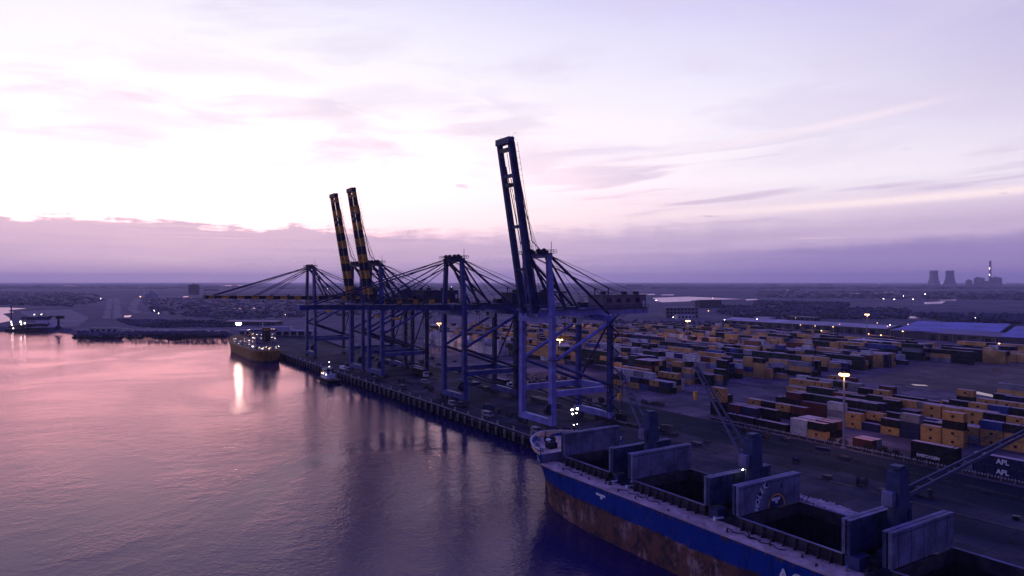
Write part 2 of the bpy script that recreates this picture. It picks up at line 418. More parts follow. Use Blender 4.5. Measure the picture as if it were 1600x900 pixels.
for (n0, n1, nm) in ((136.3, 136.7, 'waterside crane rail along the quay edge'), (161.3, 161.7, 'landside crane rail in the apron')):
    rl = MB(); a_, b_ = W(-160, (n0 + n1) / 2, .075), W(660, (n0 + n1) / 2, .075); rl.bar(a_, b_, .35, .13)
    tag(rl.build('crane_rail', [RAILM]), nm, 'rail', kind='structure')
mk = mat('lane_paint', (.085, .075, .09), .7, 0, .4, 1)
for nn, lab in ((171.4, 'pale edge line of the service road, quay side'), (181.1, 'pale edge line of the service road, yard side')):
    lmk = MB()
    for i in range(120):
        if rng.random() < .3: continue
        p = W(-20 + i * 5.2, nn, .0); lmk.add([tuple(W(-20 + i * 5.2, nn - .09, .018)), tuple(W(-20 + i * 5.2 + 4.6, nn - .09, .018)), tuple(W(-20 + i * 5.2 + 4.6, nn + .09, .018)), tuple(W(-20 + i * 5.2, nn + .09, .018))], [(0, 1, 2, 3)])
    tag(lmk.build('lane_marking', [mk]), lab, 'road marking', kind='structure')
# far ground features
def gpoly(pts): return [ground(x, y) for x, y in pts]
for i, (pts, lab) in enumerate([
    ([(168, 467), (176, 467), (172, 498), (161, 498)], 'left of two pale dirt tracks on the far shore'),
    ([(178, 467), (186, 467), (191, 499), (176, 499)], 'right of two pale dirt tracks on the far shore'),
    ([(208, 468), (222, 466), (214, 478), (214, 486), (222, 488), (208, 491), (199, 483)], 'pale curved clearing right of the dirt tracks'),
    ([(30, 487), (110, 484), (140, 497), (120, 512), (70, 512)], 'pale yard of the far left shore'),
    ([(140, 512), (360, 516), (356, 520), (180, 518)], 'pale shore track behind the mangroves')]):
    sheet('dirt_track', gpoly(pts), .05, PALE, lab, 'track', jag=8)
for i, (pts, lab) in enumerate([
    ([(1020, 466), (1075, 464), (1120, 466), (1160, 468), (1100, 469), (1083, 471), (1035, 473), (1024, 470)], 'largest bright salt pond beyond the yard'),
    ([(992, 460), (1022, 459.6), (1024, 461), (998, 461.4)], 'thin bright pond left of the largest salt pond'),
    ([(1032, 461), (1053, 460.6), (1052, 462), (1034, 462)], 'tiny bright pond right of the thin one'),
    ([(905, 472), (968, 470.5), (970, 474), (915, 475)], 'bright pond seen behind the nearest crane house'),
    ([(1165, 468), (1182, 467.6), (1190, 469), (1166, 470)], 'small bright pond right of the largest one'),
    ([(1443, 473), (1478, 471), (1472, 475), (1446, 476)], 'bright pond below the cooling towers'),
    ([(1468, 469), (1495, 468.6), (1494, 470), (1470, 470)], 'thin bright pond just above the pond below the towers'),
    ([(1320, 458.6), (1372, 458.3), (1370, 459.6), (1324, 459.8)], 'far thin pond left of the cooling towers'),
    ([(1375, 456.8), (1396, 456.6), (1395, 457.6), (1376, 457.7)], 'farthest sliver of pond left of the towers'),
    ([(1412, 495), (1440, 493.5), (1443, 498), (1416, 498)], 'small bright pool in front of the blue roofed warehouse'),
    ([(1508, 611), (1530, 613), (1562, 620), (1558, 622.5), (1528, 617), (1508, 613.4)], 'pale wet streak on the bare lot at right'),
    ([(1548, 576), (1566, 577), (1572, 580), (1552, 579)], 'small puddle on the bare lot at right'),
    ([(1424, 601), (1446, 602.4), (1452, 604.4), (1430, 603.4)], 'narrow puddle at the left of the bare lot'),
    ([(100, 447), (122, 446.6), (120, 448), (104, 448)], 'far sliver of water at the left horizon'),
    ([(345, 446.5), (380, 446), (378, 447.6), (350, 447.6)], 'far sliver of water left of the leftmost crane'),
    ([(193, 494), (206, 493), (203, 496), (194, 496.5)], 'small bright pool beside the dirt tracks'),
    ([(285, 463.5), (302, 463), (300, 464.6), (287, 465)], 'small pool at the foot of the far tower blocks'),
    ([(366, 482.6), (380, 482), (379, 484), (368, 484.4)], 'small bright pool left of the striped boom tip'),
    ([(392, 481.4), (408, 481), (407, 483), (393, 483)], 'small bright pool under the striped boom'),
    ([(-400, 480), (12, 481), (42, 482.5), (16, 485), (12, 486.5), (22, 488.5), (4, 491), (14, 497), (16, 502), (-10, 507), (-400, 505)], 'bright inlet behind the spit at the far left')]):
    sheet('pond', gpoly(pts), .08, POND, lab, 'pond', jag=0)

# =================================================================== QUAY CRANES
LW = emit('floodlight_white', (1, .93, .86), 40)
LO = emit('sodium_lamp', (1, .50, .13), 6)
LOS = emit('sodium_lamp_far', (1, .55, .18), 8)
LWS = emit('white_lamp_far', (1, .84, .78), 30)
def stepped(mb, p, q, w, h, seg, mi, w2=None, h2=None):
    """a box chord in alternating painted bands"""
    p, q = Vector(p), Vector(q)
    w2 = w if w2 is None else w2; h2 = h if h2 is None else h2
    for i in range(seg):
        a, b = i / seg, (i + 1) / seg
        mb.bar(p.lerp(q, a), p.lerp(q, b), w + (w2 - w) * a, h + (h2 - h) * a, mi(i), w + (w2 - w) * b, h + (h2 - h) * b)
def sts_crane(u, up, striped, near, house_m, body, label):
    t = empty('quay_crane', W(u, 136.5), RZ, label, 'crane', 'container cranes along the quay')
    P = body
    G = 25.0
    for y in (0, G):
        MB().box((0, y, 3.1), (20.4, 1.7, 2.1)).build('sill_beam', P, t)
        for sx in (-9, 9):
            bg_ = MB(); bg_.box((sx, y, 1.75), (6.2, .9, .7)); bg_.box((sx - 1.7, y, 1.15), (2.6, .8, .7)); bg_.box((sx + 1.7, y, 1.15), (2.6, .8, .7))
            bo = bg_.build('bogie', CRANE_D, t)
            wh = MB()
            for k_ in (-2.5, -.9, .9, 2.5): wh.tube((sx + k_, y - .35, .5), (sx + k_, y + .35, .5), .42, k=10)
            wh.build('wheels', STEEL, bo)
    for sx in (-9, 9):
        MB().bar((sx, 0, 4.1), (sx, 0, 36.4), 2.1, 1.7, 0, 1.9, 1.6).build('leg', P, t)
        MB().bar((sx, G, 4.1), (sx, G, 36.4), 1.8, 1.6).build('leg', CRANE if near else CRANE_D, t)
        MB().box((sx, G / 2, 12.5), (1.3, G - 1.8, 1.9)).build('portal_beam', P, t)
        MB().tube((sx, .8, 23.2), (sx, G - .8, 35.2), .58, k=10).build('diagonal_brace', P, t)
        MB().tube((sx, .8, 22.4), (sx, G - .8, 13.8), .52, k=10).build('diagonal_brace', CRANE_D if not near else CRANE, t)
    MB().box((0, G, 12.6), (16.2, 1.3, 2.0)).build('cross_beam', P, t)
    for y in (0, G):
        MB().box((0, y, 37.0), (20.2, 1.9, 2.0)).build('cross_beam', P, t)
    # twin girder over the portal
    for sx in (-3.4, 3.4):
        gd = MB()
        if striped: stepped(gd, (sx, -2.25, 39.25), (sx, 47.25, 39.25), 1.4, 2.4, 16, lambda i: 1 if i % 3 == 1 else 0)
        else: gd.box((sx, 22.5, 39.25), (1.4, 49.5, 2.4))
        gd = gd.build('girder', [BLK, YEL] if striped else P, t)
        o_ = .95 if sx > 0 else -.95
        wk = MB(); wk.box((sx + o_ * 1.2, 22.5, 40.3), (.95, 49, .1)); wk.rail([(sx + o_ * 1.6, -2, 40.35), (sx + o_ * 1.6, 47, 40.35)], step=3.2, t=.09)
        wk.build('walkway', CRANE_D, gd)
    for y in (-1.4, 11.5, 33.0, 46.3): MB().box((0, y, 39.1), (5.3, .9, 1.5)).build('tie_beam', P, t)
    # apex frame
    for sx in (-1, 1):
        MB().bar((sx * 8.9, 0, 38.1), (sx * 6.9, 0, 57.9), 2.0, 1.7, 0, 1.6, 1.4).build('apex_leg', CRANE_L if near else P, t)
        MB().bar((sx * 3.6, 9.5, 40.5), (sx * 4.4, .8, 58.0), .8, .8).build('apex_strut', CRANE_D, t)
        MB().tube((sx * 6.9, .9, 58.3), (sx * 8.6, G - .2, 38.5), .50, k=8).build('backstay', CRANE_D, t)
        MB().tube((sx * 6.2, .9, 57.2), (sx * 3.6, 15.0, 40.5), .36, k=8).build('backstay', CRANE_D, t)
        MB().tube((sx * 5.4, .4, 59.3), (sx * 3.8, 28.5, 47.5), .20, k=6).build('hoist_stay', CRANE_D, t)
        MB().tube((sx * 3.8, 28.5, 47.5), (sx * 3.4, 46.0, 43.0), .10, k=6).build('hoist_stay', CRANE_D, t)
        MB().bar((sx * 3.8, 28.5, 40.2), (sx * 3.8, 28.5, 47.7), .32, .32).build('stay_post', CRANE_D, t)
    for sx in (-1, 1):
        for yy_, zz_ in ((20, 40.5), (34, 45.1), (44, 45.1)): MB().tube((sx * 6.0, .6, 58.9), (sx * 3.4, yy_, zz_), .07, k=5).build('stay_rope', ROPE, t)
        MB().tube((sx * 9, 1.0, 13.6), (sx * 9, G - 1, 4.6), .28, k=8).build('diagonal_brace', CRANE_D, t)
    MB().tube((-8.2, G, 13.8), (8.2, G, 35.6), .34, k=8).build('diagonal_brace', CRANE_D, t)
    MB().bar((-3.8, 28.5, 47.3), (3.8, 28.5, 42.0), .22, .22).build('stay_brace', CRANE_D, t)
    MB().box((0, 9.5, 46.2), (8.2, .5, .6)).build('strut_tie', CRANE_D, t)
    ab = MB().box((0, 0, 58.6), (15.8, 1.8, 1.4)).build('apex_beam', CRANE_L if near else P, t)
    pl = MB(); pl.box((0, -.2, 59.38), (17.6, 4.6, .12)); pl.rail([(-8.8, -2.4, 59.4), (8.8, -2.4, 59.4), (8.8, 2.0, 59.4), (-8.8, 2.0, 59.4), (-8.8, -2.4, 59.4)], step=1.8, t=.09)
    pl.build('platform', CRANE_D, ab)
    for sx in (-5.5, -2.2, 2.2, 5.5):
        sh = MB(); sh.tube((sx - .35, -.9, 60.2), (sx + .35, -.9, 60.2), .85, k=10); sh.box((sx, -.2, 59.9), (1.3, 1.4, .9)); sh.build('sheave', STEEL, ab)
    MB().bar((7.9, .4, 59.4), (7.9, .4, 63.2), .14, .14).build('lightning_rod', STEEL, ab)
    # machinery house
    mh = MB().box((0, 36.0, 42.6), (8.8, 20.5, 4.6)).build('machinery_house', house_m, t)
    MB().box((0, 36.0, 45.02), (9.5, 21.3, .22)).build('roof', ROOFP if near else TIN, mh)
    for y in (28.5, 33, 37.5, 42): MB().box((4.46, y, 43.1), (.1, 2.0, 1.5)).build('vent', STEEL, mh)
    MB().box((4.46, 45, 41.7), (.1, 1.0, 2.1)).build('door', WHITE, mh)
    for x_, y_ in ((-2, 31), (1.5, 38), (2.4, 43)): MB().box((x_, y_, 45.7), (1.3, 1.6, 1.1)).build('roof_unit', STEEL, mh)
    # trolley, cab and spreader
    tr = MB().box((0, 13.0, 40.75), (6.9, 5.2, .6)).build('trolley', CRANE_D, t)
    cb = MB(); cb.add([(-1.2, 16.2, 37.6), (1.2, 16.2, 37.6), (1.2, 19.4, 37.6), (-1.2, 19.4, 37.6), (-1.2, 16.2, 34.7), (1.2, 16.2, 34.7), (1.2, 18.6, 34.7), (-1.2, 18.6, 34.7)],
                  [(3, 2, 1, 0), (4, 5, 6, 7), (0, 1, 5, 4), (1, 2, 6, 5), (2, 3, 7, 6), (3, 0, 4, 7)])
    cb = cb.build('cab', WHITE, tr)
    MB().box((0, 16.15, 36.1), (2.1, .12, 1.8)).build('window', GLASS, cb)
    sp = MB(); sp.box((0, 12.0, 30.0), (6.1, 2.3, .5)); sp.box((0, 12.0, 30.6), (3.0, 1.6, .7)); sp = sp.build('spreader', YEL, tr)
    rp = MB()
    for x_ in (-1.2, 1.2):
        for y_ in (11.4, 12.6): rp.tube((x_, y_, 30.9), (x_, y_, 40.5), .05, k=5)
    rp.build('hoist_rope', ROPE, sp)
    # festoon cable loops, ladders and service platforms
    fs_ = MB()
    for k_ in range(11):
        y0 = -1 + k_ * 4.2
        pts_ = [Vector((-4.6, y0 + 4.2 * q_ / 5, 38.6 - 2.2 * math.sin(math.pi * q_ / 5))) for q_ in range(6)]
        for p_, q_ in zip(pts_, pts_[1:]): fs_.tube(p_, q_, .09, k=5)
    fs_.build('festoon_cable', STEEL, t)
    for sx in (-1, 1):
        ld = MB()
        for dx_ in (-.3, .3): ld.bar((sx * 8.2 + dx_, -1.2, 39.5), (sx * 6.9 + dx_, -1.0, 58.5), .08, .08)
        for k_ in range(24): f_ = k_ / 23; ld.bar((sx * (8.2 - 1.3 * f_) - .3, -1.2 + .2 * f_, 39.7 + 18.6 * f_), (sx * (8.2 - 1.3 * f_) + .3, -1.2 + .2 * f_, 39.7 + 18.6 * f_), .05, .05)
        ld.build('ladder', STEEL, t)
    for z_, y_ in ((23.8, .2), (12.9, G), (30.5, G)):
        pf = MB(); pf.box((9.0, y_, z_), (4.0, 3.8, .12)); pf.rail([(7.0, y_ - 1.9, z_), (11, y_ - 1.9, z_), (11, y_ + 1.9, z_), (7.0, y_ + 1.9, z_)], 1.1, 1.4, .08); pf.build('service_platform', CRANE_D, t)
    for y_ in (2.5, 8, 20, 30):
        fl_ = MB(); fl_.box((4.7, y_, 37.6), (.7, .8, .5)); fl_.bar((4.7, y_, 37.8), (4.3, y_, 38.4), .12, .12); fl_.build('floodlight', STEEL, t)
    eb_ = MB(); eb_.box((-6.5, G + .2, 40.6), (3.2, 3.0, 3.4)); eb_.build('electrical_house', CRANE_D, t)
    cr_ = MB(); cr_.tube((8.2, -1.1, 7.5), (9.4, -1.1, 7.5), 1.9, k=16); cr_.build('cable_reel', STEEL, t)
    # stair tower on the landside leg
    stw = MB(); z = 1.0; side = 1
    while z < 35:
        stw.bar((9 + 1.6, G + .4 - 2.2 * side, z), (9 + 1.6, G + .4 + 2.2 * side, z + 3.4), .8, .16); stw.box((10.6, G + .4 + 2.6 * side, z + 3.4), (1.0, 1.0, .12)); z += 3.4; side = -side
    for y_ in (-2.9, 3.7): stw.bar((11.05, G + y_, 1), (11.05, G + y_, 37), .14, .14)
    stw.build('stair', STEEL, t)
    # boom
    L = 58.2 if up else 61.0; hinge = Vector((0, -3.2, 39.2)); ang = R(80 if up else 1.0)
    d = Vector((0, -math.cos(ang), math.sin(ang))); nrm = Vector((0, math.sin(ang), math.cos(ang)))
    at = lambda s_, o_=0.0, x_=0.0: hinge + d * s_ + nrm * o_ + Vector((x_, 0, 0))
    BP = CRANE_B if near else P
    mats = [BLK, YEL] if striped else [BP, BP]
    for sx in (-3.4, 3.4):
        ch = MB(); stepped(ch, at(0, 0, sx), at(L, .3, sx), 1.35, 2.3, 14, (lambda i: i % 2) if striped else (lambda i: 0), 1.2, 1.7)
        ch = ch.build('boom_chord', mats, t)
        o_ = 1.1 if sx > 0 else -1.1
        rr = MB()
        rr.bar(at(1, 1.2, sx + o_), at(L - 1, 1.0, sx + o_), .7, .1)
        for k_ in range(0, 31): rr.bar(at(1 + k_ * 1.96, 1.2, sx + o_ * 1.25), at(1 + k_ * 1.96, 2.3, sx + o_ * 1.25), .07, .07)
        rr.bar(at(1, 2.3, sx + o_ * 1.25), at(L - 1.2, 2.1, sx + o_ * 1.25), .08, .08)
        rr.build('walkway', CRANE_D, ch)
    for s_ in (2.5, 15, 29.5, 46.5): MB().bar(at(s_, .1, -2.7), at(s_, .1, 2.7), 1.2, 1.0).build('tie_beam', CRANE_D if striped else BP, t)
    MB().bar(at(L - .3, .3, -4.2), at(L - .3, .3, 4.2), 2.2, 2.0).build('end_beam', BLK if striped else BP, t)
    eb = MB(); eb.rail([at(L, 1.4, -4.0), at(L, 1.4, 4.0)], step=1.6, t=.09) if not up else eb.bar(at(L + .8, 1.2, -4.2), at(L + .8, 1.2, 4.2), .12, .12)
    eb.build('end_rail', CRANE_D, t)
    # boom sheave and rope gear between the chords
    MB().bar(at(L - 3.2, -.2, -2.5), at(L - 3.2, -.2, 2.5), .9, 1.3).build('sheave_block', STEEL, t)
    MB().bar(at(43.5, -.4, -1.3), at(43.5, -.4, 1.3), 1.4, 1.2).build('sheave_block', STEEL, t)
    fr = MB()
    for x_ in (-1.6, 1.5): fr.tube(at(4, -.5, x_), at(L - 4, -.4, x_), .09, k=5)
    for k_ in range(7): fr.bar(at(8 + k_ * 7.5, -.5, -1.6), at(8 + k_ * 7.5, -.5, -1.0), .5, .5)
    fr.build('trolley_rope', ROPE, t)
    for sx in (-1, 1):
        if up:
            # folded forestay links lie against the raised boom
            a_ = Vector((sx * 5.0, -.9, 59.6))
            MB().tube(at(50, 1.6, sx * 3.4), at(24, 3.0, sx * 3.6), .16, k=6).build('forestay', CRANE_D, t)
            MB().tube(at(24, 3.0, sx * 3.6), a_, .16, k=6).build('forestay', CRANE_D, t)
            for s_, x_ in ((44, 2.2), (46, 1.2)): MB().tube(Vector((sx * x_, -.9, 60.4)), at(s_, 1.4, sx * x_), .07, k=5).build('hoist_rope', ROPE, t)
        else:
            a_ = Vector((sx * 5.0, -.8, 59.2))
            MB().tube(a_, at(56, 1.4, sx * 3.4), .26, k=7).build('forestay', CRANE_D, t)
            MB().tube(a_ + Vector((0, 0, -.8)), at(31, 1.6, sx * 3.4), .26, k=7).build('forestay', CRANE_D, t)
            MB().tube(Vector((sx * 2.0, -1, 59.9)), at(47, 1.4, sx * 2.8), .10, k=5).build('hoist_rope', ROPE, t)
            MB().tube(Vector((sx * 3.0, -1, 58.4)), at(22, 1.4, sx * 3.0), .16, k=5).build('forestay', CRANE_D, t)
    if up:  # hinge gear seen at the foot of the raised boom
        MB().box((0, -2.9, 41.5), (9.4, 1.6, .7)).build('hinge_platform', CRANE_D, t)
    else:
        for k_ in range(4): MB().box((rng.uniform(-2, 2), -14 - k_ * 11, 40.9), (1.6, 1.2, .8)).build('junction_box', STEEL, t)
    return t
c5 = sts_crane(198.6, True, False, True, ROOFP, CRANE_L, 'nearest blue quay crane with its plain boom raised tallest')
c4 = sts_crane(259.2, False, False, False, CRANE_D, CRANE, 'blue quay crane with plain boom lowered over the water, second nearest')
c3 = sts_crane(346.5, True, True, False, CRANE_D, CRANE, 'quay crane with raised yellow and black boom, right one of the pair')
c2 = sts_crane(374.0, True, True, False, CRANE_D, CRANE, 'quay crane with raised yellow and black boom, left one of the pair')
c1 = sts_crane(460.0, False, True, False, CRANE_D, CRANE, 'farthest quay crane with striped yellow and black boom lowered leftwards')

# quay fenders and bollards
fm = MB(); fm.box((0, -.75, -1.6), (1.5, .25, 2.9), 1); fm.tube((-.35, -.62, -1.2), (-.35, .1, -1.2), .35, k=8); fm.tube((.35, -.62, -2.2), (.35, .1, -2.2), .35, k=8)
fme = fm.mesh('fender', [RUBBER, mat('fender_face', (.12, .10, .12), .8, 0, .5, .4, (.05, .04, .05), 0)])
bm_ = MB(); bm_.lathe([(0, 0), (.5, 0), (.5, .12), (.3, .16), (.26, .7), (.42, .8), (.44, .98), (.25, 1.08), (0, 1.08)], 10); bme = bm_.mesh('bollard', [mat('bollard_paint', (.45, .36, .25), .6, 0, .3, 1)])
i = 0
for k_ in range(58):
    u = 163 + k_ * 5.6
    if 478 < u < 590: continue
    i += 1
    o = link('quay_fender', fme, None, W(u, QE, 0), RZ); tag(o, f'{ordw(i)} grey fender panel on the quay edge counted from the bulk carrier', 'fender', 'fenders along the quay')
for k_ in range(30):
    o = link('mooring_bollard', bme, None, W(168 + k_ * 10.6, QE + 1.4, .03), RZ); tag(o, f'{ordw(k_+1)} stubby bollard on the quay edge counted from the bulk carrier', 'bollard', 'mooring bollards along the quay')

# =================================================================== BULK CARRIER
def hull_mat(name, top, low, zl, rust=(.20, .085, .05), chip=(.30, .17, .15)):
    m, t, b = new_mat(name); b.inputs['Roughness'].default_value = .6; b.inputs['Specular IOR Level'].default_value = .10
    tcn = t.nodes.new('ShaderNodeTexCoord'); v = tcn.outputs['Object']
    sp_ = t.nodes.new('ShaderNodeSeparateXYZ'); t.links.new(v, sp_.inputs[0]); zz = X(t, sp_.outputs[2]); xx = X(t, sp_.outputs[0])
    na = noise(t, v, .35, 6, .7, .5); nb_ = noise(t, combine(t, xx * .9, X(t, sp_.outputs[1]) * .9, zz * .22), .9, 5, .65)
    nc = noise(t, v, .16, 4, .6, .5)
    lowc = mixc(t, na.smooth(.38, .62), low, rust); lowc = mixc(t, nc.smooth(.50, .62) * nb_.smooth(.4, .6), lowc, chip)
    topc = mixc(t, nb_.smooth(.48, .70) * .75, top, tuple(x * .42 for x in top)); topc = mixc(t, na.smooth(.62, .74) * .6, topc, rust)
    line = ((zz - zl) + (na - .5) * 2.4 + (nb_ - .5) * 1.6) / .25
    c = mixc(t, line.clamp(), lowc, topc)
    t.links.new(c, b.inputs['Base Color'])
    return m
SHIPBLUE = (.004, .034, .24)
HULL = hull_mat('bulk_carrier_hull', SHIPBLUE, (.050, .032, .042), 2.1, (.17, .075, .055), (.36, .22, .21))
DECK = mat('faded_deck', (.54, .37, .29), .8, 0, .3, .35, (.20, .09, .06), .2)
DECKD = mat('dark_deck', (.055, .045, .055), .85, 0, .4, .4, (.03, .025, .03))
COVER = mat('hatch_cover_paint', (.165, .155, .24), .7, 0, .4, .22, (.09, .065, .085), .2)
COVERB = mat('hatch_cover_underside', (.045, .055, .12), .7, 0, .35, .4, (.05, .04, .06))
HOLD = mat('hold_steel', (.022, .020, .026), .9, 0, .4, .3)
SHIPCR = mat('deck_crane_paint', (.045, .055, .125), .6, 0, .25, .4, (.12, .08, .09))
JIBM = mat('jib_paint', (.10, .095, .14), .6, 0, .2, .4)
SU, SN = 154.0, 108.6          # stem and centreline
ship = empty('bulk_carrier', W(SU, SN), RZ, 'rusty blue bulk carrier with open holds moored at the quay', 'ship')
DZ = 6.45
def lerp_tab(tab, s):
    if s <= tab[0][0]: return tab[0][1]
    for (a, va), (b_, vb) in zip(tab, tab[1:]):
        if s <= b_: k_ = (s - a) / (b_ - a); return va + (vb - va) * k_
    return tab[-1][1]
bd = [(0, .15), (.5, 2.0), (1.5, 4.0), (3, 6.0), (5, 8.0), (8, 10.0), (12, 11.9), (17, 13.1), (24, 13.8), (400, 13.8)]
bw_ = [(0, 0), (3.5, .05), (5, 2.0), (8, 4.8), (13, 8.3), (20, 11.4), (28, 13.0), (36, 13.75), (400, 13.75)]
def topz(s): return 9.9 - .25 * min(1, s / 16) if s < 16.2 else DZ
stations = [0, .25, .5, 1, 1.5, 2.2, 3, 4, 5, 6.5, 8, 10, 12, 14, 16.19, 16.21, 18, 21, 24, 28, 32, 36, 44, 60, 80, 100, 120, 140, 158]
levels = [0, .12, .25, .38, .5, .62, .75, .88, 1]
hv = []
for s in stations:
    zt = topz(s); row = []
    for l in levels:
        z = -7 + (zt + 7) * l
        f = max(0, min(1, (z + 4) / (zt + 4))); f = f ** 1.6
        wl, dk = lerp_tab(bw_, s), lerp_tab(bd, s)
        row.append((wl + (dk - wl) * f, z))
    hv.append(row)
hb = MB(); nl = len(levels)
vs = []
for s, row in zip(stations, hv):
    vs += [(s, -w_, z) for w_, z in row] + [(s, w_, z) for w_, z in row]
fs = []
for i in range(len(stations) - 1):
    a, b_ = i * 2 * nl, (i + 1) * 2 * nl
    for j in range(nl - 1):
        fs.append((a + j, b_ + j, b_ + j + 1, a + j + 1)); fs.append((a + nl + j + 1, b_ + nl + j + 1, b_ + nl + j, a + nl + j))
    fs.append((a + nl, b_ + nl, b_, a))
hb.add(vs, fs)
fs0 = [(j, j + 1, nl + j + 1, nl + j) for j in range(nl - 1)]; hb.add(vs[:2 * nl], fs0)
hull = hb.build('hull', HULL, ship, smooth=False)
# raked stem bar with the anchor pocket and bulwark rim
rim = MB(); pr_ = None
for s in [16, 14, 12, 10, 8, 6.5, 5, 4, 3, 2.2, 1.5, 1, .5, .25, 0]:
    for sg in (-1, 1):
        pass
def rimline(sg): return [Vector((s, sg * lerp_tab(bd, s), topz(s) + .06)) for s in [16, 14, 12, 10, 8, 6.5, 5, 4, 3, 2.2, 1.5, 1, .5, .25, 0]]
for sg in (-1, 1):
    L_ = rimline(sg)
    for p, q_ in zip(L_, L_[1:]): rim.bar(p, q_, .42, .14)
rim.build('bulwark_rim', mat('rim_paint', (.50, .46, .50), .6, 0, .2, 1), hull)
bwk = MB()   # inner face of the bulwark
for sg in (-1, 1):
    L_ = rimline(sg)
    for p, q_ in zip(L_, L_[1:]):
        k_ = .985
        pts = [(p.x + .12, p.y * k_, p.z - .1), (q_.x + .12, q_.y * k_, q_.z - .1), (q_.x + .12, q_.y * k_, 8.4), (p.x + .12, p.y * k_, 8.4)]
        bwk.add(pts, [(0, 1, 2, 3)])
bwk.build('bulwark_lining', DECK, hull)
fd = MB(); L_ = [(p.x + .1, p.y * .99) for p in rimline(-1)] + [(p.x + .1, p.y * .99) for p in rimline(1)[::-1]]
fd.prism(L_, 8.35, 8.5); fdk = fd.build('forecastle_deck', DECK, ship)
fb = MB().box((16.05, 0, 7.4), (.3, 25.2, 2.3)); fb.build('forecastle_bulkhead', COVER, ship)
# foredeck gear
for i_, (x_, y_) in enumerate([(6.2, -3.2), (6.2, 3.2), (11.5, -6.5), (11.5, 6.5)]):
    wv = MB(); wv.tube((x_, y_ - 1.0, 9.3), (x_, y_ + 1.0, 9.3), .62, k=12); wv.tube((x_, y_ - 1.05, 9.3), (x_, y_ - .95, 9.3), .95, k=12); wv.tube((x_, y_ + .95, 9.3), (x_, y_ + 1.05, 9.3), .95, k=12); wv.box((x_ + .9, y_, 8.9), (.9, 2.2, .8)); wv.box((x_, y_ + 1.5, 9.1), (.8, .7, 1.2))
    wv.build('windlass', STEEL, ship)
for x_, y_ in [(3.4, -4.4), (3.4, 4.4), (8.2, -8.2), (8.2, 8.2), (13.5, -10.6), (13.5, 10.6)]:
    bb = MB(); bb.tube((x_ - .45, y_, 8.5), (x_ - .45, y_, 9.4), .24, k=8); bb.tube((x_ + .45, y_, 8.5), (x_ + .45, y_, 9.4), .24, k=8); bb.box((x_, y_, 8.56), (1.7, .7, .1)); bb.build('bitts', GREYP, ship)
for x_, y_ in [(9.0, -5.4), (9.0, 5.4), (13, 0)]:
    vt = MB(); vt.tube((x_, y_, 8.5), (x_, y_, 9.8), .28, k=8); vt.lathe([(.62, 9.7), (.66, 9.9), (.3, 10.25), (0, 10.3)], 10, (x_, y_, 0)); vt.build('ventilator', WHITE, ship)
def on_side(s, z):
    zt = topz(s); f = max(0, min(1, (z + 4) / (zt + 4))) ** 1.6; wl, dkk = lerp_tab(bw_, s), lerp_tab(bd, s); return -(wl + (dkk - wl) * f) - .04
ay = on_side(4.6, 4.2) - .25
an = MB(); an.tube((4.4, ay + .1, 3.4), (4.8, on_side(4.8, 7) + .1, 7.2), .22, k=6); an.bar((3.3, ay - .1, 3.6), (5.6, ay - .5, 3.4), .6, .45); an.bar((3.3, ay - .1, 3.6), (3.0, ay, 4.9), .4, .4); an.bar((5.6, ay - .5, 3.4), (6.0, ay - .5, 4.7), .4, .4); an.build('anchor', GREYP, ship)
fmst = MB(); fmst.tube((11.0, 1.2, 8.5), (11.0, 1.2, 18.2), .26, .16, 8); fmst.box((11.0, 1.2, 13.6), (1.2, 1.2, .12)); fmst.bar((11.0, -.2, 17.2), (11.0, 2.6, 17.2), .14, .14); fmst.bar((11, .2, 16.2), (11, 2.2, 16.2), .14, .14)
fmst = fmst.build('foremast', STEEL, ship)
for x_, y_, z_, r_ in [(11.35, .3, 17.3, .24), (11.35, 2.0, 17.4, .26), (11.35, .45, 16.2, .17), (11.35, 1.8, 16.3, .15), (11.35, .9, 13.4, .11), (11.3, 2.0, 13.5, .08)]:
    lp = MB(); lp.lathe([(0, -r_), (r_ * .7, -r_ * .7), (r_, 0), (r_ * .7, r_ * .7), (0, r_)], 8, (x_, y_, z_)); lp.build('lamp', LW, fmst)
# deck with hatch openings
HY = 8.3
SX = lambda u_: SU - u_
hatches = [(SX(133.6), SX(118.0)), (SX(110.0), SX(91.0)), (SX(82.6), SX(63.6)), (SX(55.4), SX(36.4)), (SX(28), SX(10))]
dk = MB(); prev = 16.2
for i_, (a, b_) in enumerate(hatches):
    dk.box(((prev + a) / 2, 0, DZ - .1), (a - prev, 2 * HY, .16), 0); prev = b_
dk.box(((prev + 157.9) / 2, 0, DZ - .1), (157.9 - prev, 2 * HY, .16), 0)
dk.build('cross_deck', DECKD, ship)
for sg in (-1, 1):
    sd = MB(); ss = [16.2, 17, 18, 21, 24, 28, 32, 157.9]
    for s0, s1 in zip(ss, ss[1:]):
        w0, w1 = lerp_tab(bd, s0) - .02, lerp_tab(bd, s1) - .02
        pts = [(s0, sg * HY), (s1, sg * HY), (s1, sg * w1), (s0, sg * w0)]
        if sg < 0: pts = pts[::-1]
        sd.prism(pts, DZ - .18, DZ + .0)
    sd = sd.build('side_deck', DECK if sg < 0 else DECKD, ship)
    eg = MB(); pts = [Vector((s_, sg * (lerp_tab(bd, s_) - .12), DZ + .08)) for s_ in [16.5, 18, 21, 24, 28, 32, 60, 100, 157]]
    for p, q_ in zip(pts, pts[1:]): eg.bar(p, q_, .16, .18)
    eg.build('gunwale_bar', DECK, sd)
